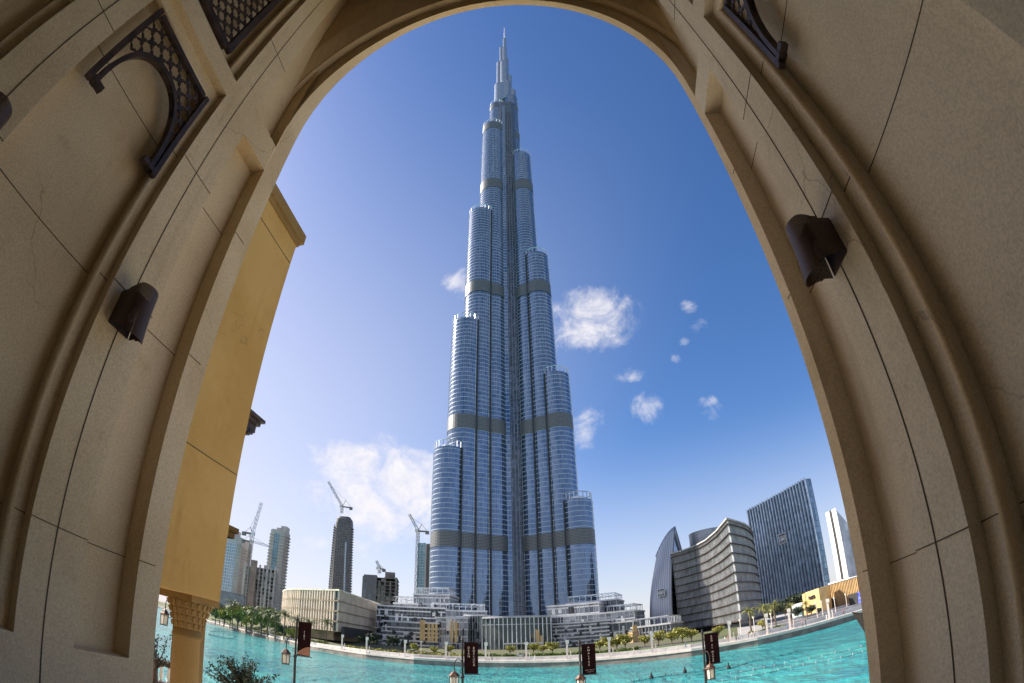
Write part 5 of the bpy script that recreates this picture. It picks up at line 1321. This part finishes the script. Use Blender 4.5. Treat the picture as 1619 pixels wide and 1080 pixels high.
# fountain pipes with nozzles breaking the surface
PIPE = plain('wet_dark_pipe', (.035, .06, .07), .95, scale=.5)
def pipe(label, pts, n_=40, rad=.12, hgt=.30):
    w_ = [spotz(u, v, 0.0) for u, v in pts]
    def cat(t_):
        k = min(len(w_) - 2, int(t_ * (len(w_) - 1))); f = t_ * (len(w_) - 1) - k
        p0, p1, p2, p3 = w_[max(0, k - 1)], w_[k], w_[k + 1], w_[min(len(w_) - 1, k + 2)]
        return .5 * ((2 * p1) + (p2 - p0) * f + (2 * p0 - 5 * p1 + 4 * p2 - p3) * f * f + (3 * p1 - p0 - 3 * p2 + p3) * f ** 3)
    P_ = [cat(i / n_) for i in range(n_ + 1)]; o = empty('fountain_pipe', P_[0]); tag(o, label, 'fountain pipe', 'fountain pipes in the lake')
    rel = [p_ - P_[0] for p_ in P_]
    b = MB(); b.tube([(p_.x, p_.y, -.05) for p_ in rel], rad, 5); b.build('pipe', PIPE, o)
    g = MB(); L = sum((b_ - a_).length for a_, b_ in zip(rel, rel[1:])); k = int(min(99, L / 1.5))
    for i in range(k):
        q = cat((i + .5) / k) - P_[0]; g.tube([(q.x, q.y, -.05), (q.x, q.y, hgt * random.uniform(.6, 1.1))], [.085, .05], 5)
    g.build('nozzles', FIN if 'pale' in label else PIPE, o)
pipe('double dotted pipe with pale nozzles sweeping to the right jamb, upper of two', [(1150, 1066), (1200, 1058), (1250, 1048), (1310, 1036), (1368, 1022)])
pipe('dotted pipe with pale nozzles sweeping to the right jamb, lower of two', [(1135, 1078), (1200, 1067), (1260, 1054), (1320, 1043), (1369, 1030)])
pipe('dark curved pipe hooking up toward the plaza quay', [(1100, 1068), (1150, 1058), (1190, 1046), (1225, 1039), (1262, 1030)])
pipe('dark dotted pipe running below the fourth lamp post', [(1000, 1078), (1050, 1069), (1100, 1063), (1160, 1052), (1210, 1055)])
pipe('dark dotted pipe along the left bank toward the second lamp post', [(520, 1034), (560, 1044), (620, 1056), (690, 1070), (780, 1078)])
pipe('thin dark loop of pipe near the amber column', [(332, 998), (352, 999), (371, 1006), (366, 1010), (345, 1007), (330, 1003)])
pipe('thin dotted pipe along the far left bank', [(340, 994), (380, 1003), (430, 1016), (480, 1028), (520, 1034)])
for i, (u, v) in enumerate(((1030, 1073), (1083, 1064), (1152, 1058))):
    b = MB(); q = spotz(u, v, 0); b.lathe([(.32, -.2), (.36, .15), (.30, .5), (.14, .62), (.12, 1.0), (.05, 1.05)], (q.x, q.y, 0), 10)
    tag(b.build('fountain_buoy', M['dark']), ('dark buoy left of the fourth lamp post', 'dark buoy just below the fourth banner', 'dark buoy right of the fourth lantern')[i], 'buoy', 'dark buoys in the lake')

# ------------------------------------------------------------------ people on the far promenade (each one continuous skinned body)
def cloth_mat(name, top, low, skin=(.42, .27, .19), hair=(.03, .02, .015), robe=False):
    m, t, p = new_mat(name); tcn = N(t, 'ShaderNodeTexCoord'); sx = N(t, 'ShaderNodeSeparateXYZ'); t.links.new(tcn.outputs['Object'], sx.inputs[0])
    cr_ = N(t, 'ShaderNodeValToRGB'); cr_.color_ramp.interpolation = 'CONSTANT'; el = cr_.color_ramp.elements
    stops = [(0, (.05, .04, .035)), (.045, low), (.5 if not robe else .06, top), (.84, skin), (.945, hair)]
    el[0].position = stops[0][0]; el[0].color = stops[0][1] + (1,); el[1].position = stops[1][0]; el[1].color = stops[1][1] + (1,)
    for pos, c in stops[2:]: e_ = el.new(pos); e_.color = c + (1,)
    t.links.new(math_n(t, 'MULTIPLY', sx.outputs[2], 1 / 1.75), cr_.inputs[0]); t.links.new(cr_.outputs[0], p.inputs['Base Color']); p.inputs['Roughness'].default_value = .8; return m
def person_mesh(step, arm, robe=False):
    V, E, Rr = [], [], []
    def v(x, y, z, rx, ry=None): V.append((x, y, z)); Rr.append((rx, ry or rx)); return len(V) - 1
    pel = v(0, 0, .95, .15, .12); wst = v(0, 0, 1.12, .13, .10); ch = v(0, .01, 1.33, .165, .115); nk = v(0, .01, 1.50, .055); hd = v(0, .03, 1.60, .085, .095); tp = v(0, .02, 1.70, .075)
    E += [(pel, wst), (wst, ch), (ch, nk), (nk, hd), (hd, tp)]
    for s_ in (-1, 1):
        sh = v(s_ * .19, 0, 1.41, .058); el_ = v(s_ * .235, -.02 + s_ * arm * .12, 1.14, .043); wr = v(s_ * .24, .06 + s_ * arm * .26, .92, .032); hn = v(s_ * .24, .09 + s_ * arm * .3, .82, .034)
        E += [(ch, sh), (sh, el_), (el_, wr), (wr, hn)]
        hp = v(s_ * .095, 0, .86, .092); kn = v(s_ * .10, .05 + s_ * step * .12, .49, .065); an_ = v(s_ * .10, s_ * step * .26 - (.04 if s_ * step < 0 else 0), .09, .042); to = v(s_ * .11, s_ * step * .26 + .15, .045, .038)
        E += [(pel, hp), (hp, kn), (kn, an_), (an_, to)]
    if robe:
        a = v(0, 0, .55, .20, .17); b_ = v(0, 0, .12, .24, .20); E += [(pel, a), (a, b_)]
    me = bpy.data.meshes.new('person'); me.from_pydata(V, E, []); o = bpy.data.objects.new('person', me); COL.objects.link(o)
    md = o.modifiers.new('skin', 'SKIN'); sv = me.skin_vertices[0] if len(me.skin_vertices) else None
    if sv is None:
        bm = bmesh.new(); bm.from_mesh(me); bm.verts.layers.skin.verify(); bm.to_mesh(me); bm.free(); sv = me.skin_vertices[0]
    for i, r_ in enumerate(Rr): sv.data[i].radius = r_; sv.data[i].use_root = (i == 0)
    o.modifiers.new('smooth', 'SUBSURF').levels = 1; o.modifiers['smooth'].render_levels = 1
    dg = bpy.context.evaluated_depsgraph_get(); m2 = bpy.data.meshes.new_from_object(o.evaluated_get(dg)); bpy.data.objects.remove(o)
    for p_ in m2.polygons: p_.use_smooth = True
    return m2
pm = [person_mesh(.0, .1), person_mesh(1.0, .9), person_mesh(.55, -.5), person_mesh(.1, .2, True)]
outfits = {'red shirt and dark trousers': cloth_mat('red_shirt', (.45, .06, .05), (.03, .03, .04)), 'white robe': cloth_mat('white_robe', (.75, .74, .70), (.75, .74, .70), robe=True), 'black robe': cloth_mat('black_robe', (.012, .012, .014), (.012, .012, .014), robe=True),
           'blue shirt and jeans': cloth_mat('blue_shirt', (.07, .13, .32), (.06, .08, .14)), 'pale top and beige trousers': cloth_mat('pale_top', (.62, .58, .55), (.34, .28, .2)), 'pink top and dark trousers': cloth_mat('pink_top', (.55, .22, .24), (.04, .04, .05))}
folk = [(1147, 1020, 1, 'pale top and beige trousers', 'walking, left of the slatted corner pylon'), (1152, 1022, 0, 'red shirt and dark trousers', 'standing, just left of the slatted corner pylon'), (1165, 1021, 1, 'black robe', 'walking right of the slatted corner pylon'), (1170, 1018, 2, 'white robe', 'walking behind the one in a black robe'),
        (1185, 1022, 0, 'red shirt and dark trousers', 'in a group of three below the first plaza palm'), (1190, 1022, 1, 'pale top and beige trousers', 'middle of the group below the first plaza palm'), (1194, 1020, 0, 'pink top and dark trousers', 'right of the group below the first plaza palm'), (1214, 1016, 2, 'white robe', 'next to the second palm pylon'), (1220, 1013, 1, 'blue shirt and jeans', 'walking right of the second palm pylon'),
        (1248, 1010, 1, 'blue shirt and jeans', 'walking left of the third palm pylon'), (1251, 1010, 0, 'black robe', 'close beside the third palm pylon'), (1271, 1005, 2, 'pink top and dark trousers', 'walking alone along the right quay'), (1276, 1004, 0, 'black robe', 'standing on the right quay before the plaza'), (1309, 995, 0, 'white robe', 'in a pair near the right end pylon'), (1313, 996, 1, 'pale top and beige trousers', 'walking by the right end pylon'), (1336, 988, 1, 'red shirt and dark trousers', 'walking at the far right of the quay'),
        (1118, 1029, 0, 'black robe', 'beside the fourth banner post on the far quay'), (1085, 1032, 1, 'blue shirt and jeans', 'walking left of the fourth banner on the far quay'), (1003, 1042, 1, 'pale top and beige trousers', 'walking right of the third banner on the far quay'), (778, 1050, 0, 'black robe', 'standing right of the second banner on the far quay'), (846, 1050, 1, 'white robe', 'walking in front of the pavilion canopy'),
        (400, 999, 0, 'white robe', 'standing on the left bank near the second palm'), (409, 1001, 1, 'pink top and dark trousers', 'walking on the left bank right of the second palm'), (429, 1007, 0, 'blue shirt and jeans', 'standing below the close pair of palms'), (372, 989, 1, 'pale top and beige trousers', 'walking on the left bank near the first palm')]
for u, v_, k, fit_, where in folk:
    a = azof(u, v_); mesh = pm[3] if 'robe' in fit_ else pm[k]; me = mesh.copy(); me.materials.clear(); me.materials.append(outfits[fit_])
    o = bpy.data.objects.new('person', me); COL.objects.link(o); q = 2.2 + (abs(hash_ := (u * 7 + v_) % 60) / 10); o.location = on_bank(a, q); o.rotation_euler = (0, 0, (PI / 2 if u % 2 else -PI / 2) - a); tag(o, 'person in ' + fit_.replace(' and dark trousers', '').replace(' and beige trousers', '').replace(' and jeans', '') + ' ' + where, 'person', 'people on the far promenade')

# ------------------------------------------------------------------ near lamp posts with banners
GL = new_mat('frosted_lantern_glass'); gm, t, p = GL; p.inputs['Base Color'].default_value = (.74, .66, .55, 1); p.inputs['Roughness'].default_value = .45; p.inputs['Transmission Weight'].default_value = .55
BAN = plain('dark_maroon_banner', (.013, .004, .005), .95, scale=3, var=.3)
BAN.node_tree.nodes['Principled BSDF'].inputs['Specular IOR Level'].default_value = .1
def text_mesh(body, size, m_, parent, mw, ls=.82):
    cu = bpy.data.curves.new('lettering', 'FONT'); cu.body = body; cu.size = size; cu.align_x = 'CENTER'; cu.space_line = ls; cu.extrude = .002
    to = bpy.data.objects.new('tmp', cu); me = bpy.data.meshes.new_from_object(to); bpy.data.objects.remove(to)
    o = bpy.data.objects.new('lettering', me); COL.objects.link(o); me.materials.clear(); me.materials.append(m_); o.parent = parent; o.matrix_local = mw; return o
LET = plain('pale_lettering', (.55, .50, .46), .7, scale=3, var=.1)
def lamp(label, blabel, u, v_top, d, arm, bdir, words, wdt=.52, hgt=1.42, swoosh=False, banner=True, lant_v=None):
    top = spot(u, v_top, d); g0 = 1.8; o = empty('lamp_post', (top.x, top.y, g0)); tag(o, label, 'lamp post', 'lamp posts with lanterns along the near promenade'); H = top.z - g0
    b = MB(); b.lathe([(.17, 0), (.17, .3), (.12, .42), (.10, .9), (.065, 1.0), (.05, H - 1.75), (.075, H - 1.7), (.075, H - 1.62), (.045, H - 1.55), (.042, H - .12), (.06, H - .1), (.06, H - .04), (.03, H), (.045, H + .04), (.0, H + .09)], n=12); b.build('pole', M['iron'], o, smooth=False)
    ax = Vector((arm[0], arm[1], 0)); L = ax.length; e = ax / L; zl = H - 1.45
    b = MB(); pts = [Vector((0, 0, zl))] + [e * (L * .5 * (1 - math.cos(a_))) + Vector((0, 0, zl + .30 + .28 * math.sin(a_))) for a_ in [PI * i / 12 for i in range(13)]]
    b.tube(pts + [e * L + Vector((0, 0, zl + .16))], .020, 6)
    b.tube([e * (L * .12 + .07 * math.cos(a_)) + Vector((0, 0, zl + .05 + .07 * math.sin(a_))) for a_ in [2 * PI * i / 10 for i in range(11)]], .012, 5)
    b.tube([Vector((0, 0, zl - .2)), e * L * .6 + Vector((0, 0, zl - .26)), e * L * .75 + Vector((0, 0, zl - .14))], .013, 5); b.build('arm', M['iron'], o)
    lp = e * L; z1 = zl + .16
    rf = MB(); rf.lathe([(.02, z1), (.03, z1 - .05), (.012, z1 - .08), (.05, z1 - .11), (.10, z1 - .15), (.12, z1 - .17), (.17, z1 - .23), (.235, z1 - .29), (.235, z1 - .31)], (lp.x, lp.y, 0), 6); ro = rf.build('lantern', M['bronze'], o)
    cg = MB()
    for i in range(6):
        a_ = 2 * PI * i / 6; c0 = Vector((lp.x + .185 * math.cos(a_), lp.y + .185 * math.sin(a_), z1 - .31)); c1 = Vector((lp.x + .165 * math.cos(a_), lp.y + .165 * math.sin(a_), z1 - .76)); cg.tube([c0, c1], .014, 4); cg.tube([c1, c1 - Vector((0, 0, .06))], [.014, .004], 4)
        a2 = 2 * PI * (i + 1) / 6; n0 = Vector((lp.x + .185 * math.cos(a2), lp.y + .185 * math.sin(a2), z1 - .31)); n1 = Vector((lp.x + .165 * math.cos(a2), lp.y + .165 * math.sin(a2), z1 - .76))
        cg.tube([c1, n1], .016, 4); cg.tube([c0, n0], .018, 4); cg.tube([c0.lerp(c1, .2), (c0 + n0) / 2 + Vector((0, 0, -.02)), n0.lerp(n1, .2)], .009, 4)
    cg.lathe([(.17, z1 - .78), (.17, z1 - .74)], (lp.x, lp.y, 0), 6); cgo = cg.build('cage', M['iron'], ro)
    gl = MB(); gl.lathe([(.168, z1 - .33), (.15, z1 - .74)], (lp.x, lp.y, 0), 6); gl.build('glass', gm, ro)
    if banner:
        bx = Vector((bdir[0], bdir[1], 0)).normalized(); bo = empty('banner', (top.x, top.y, top.z - .12)); bo.rotation_euler = (0, 0, math.atan2(bx.y, bx.x)); tag(bo, blabel, 'banner', 'banners hung on the lamp posts')
        cl = MB(); nx = 8; nzb = 10; vs = []
        for i in range(nx + 1):
            for j in range(nzb + 1): vs.append((.07 + wdt * i / nx, .012 * math.sin(i * .9 + j * .5), -.03 - hgt * j / nzb))
        cl.add(vs, [(i * (nzb + 1) + j, (i + 1) * (nzb + 1) + j, (i + 1) * (nzb + 1) + j + 1, i * (nzb + 1) + j + 1) for i in range(nx) for j in range(nzb)])
        co = cl.build('cloth', BAN, bo); sd_ = co.modifiers.new('thickness', 'SOLIDIFY'); sd_.thickness = .006
        rd = MB(); rd.tube([(0, 0, -.02), (wdt + .1, 0, -.02)], .016, 6); rd.tube([(0, 0, -.05 - hgt), (wdt + .16, 0, -.05 - hgt)], .018, 6); rd.build('rods', M['iron'], bo)
        for (tx, tz, body, sz, ls) in words:
            text_mesh(body, sz, LET, bo, Matrix.Translation((.07 + wdt * tx, -.022, -.03 - hgt * tz)) @ Matrix.Rotation(PI / 2, 4, 'X'), ls)
        if swoosh:
            sw = MB(); pts = [(.08, -.021, -hgt * .985)] + [(.08 + (wdt - .02) * i / 8, -.021, -hgt * (.93 - .20 * math.sin(PI * .5 * i / 8))) for i in range(9)] + [(.06 + wdt, -.021, -hgt * 1.0)]; sw.add(pts, [tuple(range(len(pts)))]); sw.build('bronze_swoosh', plain('bronze_print', (.26, .12, .07), .6, scale=4), bo)
    return o
lamp('black lamp post with lantern on its left, nearest the amber column', 'maroon banner with a bronze swoosh at its foot, leftmost of the four', 470, 977, 22.5, (-.40, -.05), (.93, .25), [(.5, .30, 'F\nI\nA\nF\nI', .10, .8)], swoosh=True, wdt=.54, hgt=1.45)
lamp('black lamp post carrying the DEAN & DELUCA banner, left of the pavilion', 'maroon banner lettered DEAN & DELUCA', 731, 1010, 22.0, (-.30, -.25), (1, .05), [(.33, .20, 'D\nE\nA\nN', .125, 1.0), (.70, .20, '&\nD\nE\nL\nU\nC\nA', .125, 1.0)], wdt=.56, hgt=1.36)
lamp('black lamp post before the right end of the pavilion, lantern facing us', 'maroon banner with one column of letters and two small lines below', 916, 1014, 22.0, (-.05, -.36), (1, 0), [(.5, .14, 'A\nM\nA\nL\nT\nE\nE', .12, 1.05), (.55, .87, 'R E S T A U R A N T', .045, 1), (.55, .93, '& L O U N G E', .04, 1)], wdt=.56, hgt=1.30)
lamp('black lamp post carrying the ABD EL WAHAB banner, below the slatted office', 'maroon banner lettered ABD EL WAHAB', 1110, 998, 22.0, (.10, -.36), (1, -.1), [(.5, .12, 'A\nB\nD\n \nE\nL\n \nW\nA\nH\nA\nB', .105, .92)], wdt=.58, hgt=1.30)
lamp('black lamp post mostly hidden behind the amber column, only its lantern showing', '', 283, 915, 22.5, (-.46, -.1), (1, 0), [], banner=False)

# ------------------------------------------------------------------ near foliage and balustrade
def twiggy(label, c, rad, hgt, ground, count, seed, leaf=.05):
    rnd = random.Random(seed); o = empty('olive_tree', (c.x, c.y, ground)); tag(o, label, 'tree', 'dark leaved trees close below the arch'); b, g = MB(), MB(); H = c.z - ground
    b.tube([(0, 0, 0), (.05, 0, H * .4), (0, 0, H - .3)], [.12, .09, .05], 6)
    for i in range(count):
        a = rnd.uniform(0, 2 * PI); el = rnd.uniform(.15, 1.45); L = rad * rnd.uniform(.6, 1.1)
        d = Vector((math.cos(a) * math.cos(el), math.sin(a) * math.cos(el), math.sin(el) * hgt / rad)); p0 = Vector((0, 0, H - .32)); p1 = p0 + d * L * .5 + Vector((rnd.gauss(0, .06), rnd.gauss(0, .06), .05)); p2 = p0 + d * L + Vector((0, 0, .05))
        b.tube([p0, p1, p2], [.022, .012, .005], 4)
        for k in range(38):
            t_ = rnd.uniform(.35, 1.05); q = p0.lerp(p1, t_ * 2) if t_ < .5 else p1.lerp(p2, t_ * 2 - 1); q = q + Vector((rnd.gauss(0, .035), rnd.gauss(0, .035), rnd.gauss(0, .035)))
            x = Vector((rnd.gauss(0, 1), rnd.gauss(0, 1), rnd.gauss(0, 1))).normalized() * leaf * rnd.uniform(.7, 1.3); y = x.cross(Vector((rnd.gauss(0, 1), rnd.gauss(0, 1), 1))).normalized() * leaf * .36
            g.add([q, q + x * .5 + y, q + x, q + x * .5 - y], [(0, 1, 2, 3)])
    b.build('trunk', M['timber'], o); g.build('crown', M['leaf_n'], o)
twiggy('dark leafy treetop rising into the bottom left of the view beside the amber column', spot(385, 1082, 12.5) + Vector((0, 0, .05)), 1.15, .85, 1.8, 60, 5, .062)
twiggy('sprig of dark leaves in the gap between the left jamb and the amber column', spot(247, 1030, 9.5), .40, .60, 1.8, 9, 6, .045)
bl = empty('balustrade', spot(268, 1052, 13.5)); tag(bl, 'dark topped balustrade with white balusters in the gap beside the left jamb', 'balustrade'); bl.rotation_euler = (0, 0, R(20))
b = MB(); b.box((-1.2, 0, .02), (2.6, .34, .14)); b.box((-1.2, 0, -.62), (2.6, .4, .3)); b.box((-1.2, .1, -3.0), (2.6, .3, 4.5)); b.build('coping', M['timber'], bl)
for i in range(13):
    b = MB(); b.lathe([(.05, -.47), (.05, -.42), (.035, -.40), (.065, -.30), (.035, -.16), (.05, -.10), (.05, -.05)], (-2.4 + i * .2, 0, 0), 8); b.build('baluster', M['white'], bl, smooth=True)
for o in list(COL.objects):
    if '_used' in o.keys(): del o['_used']
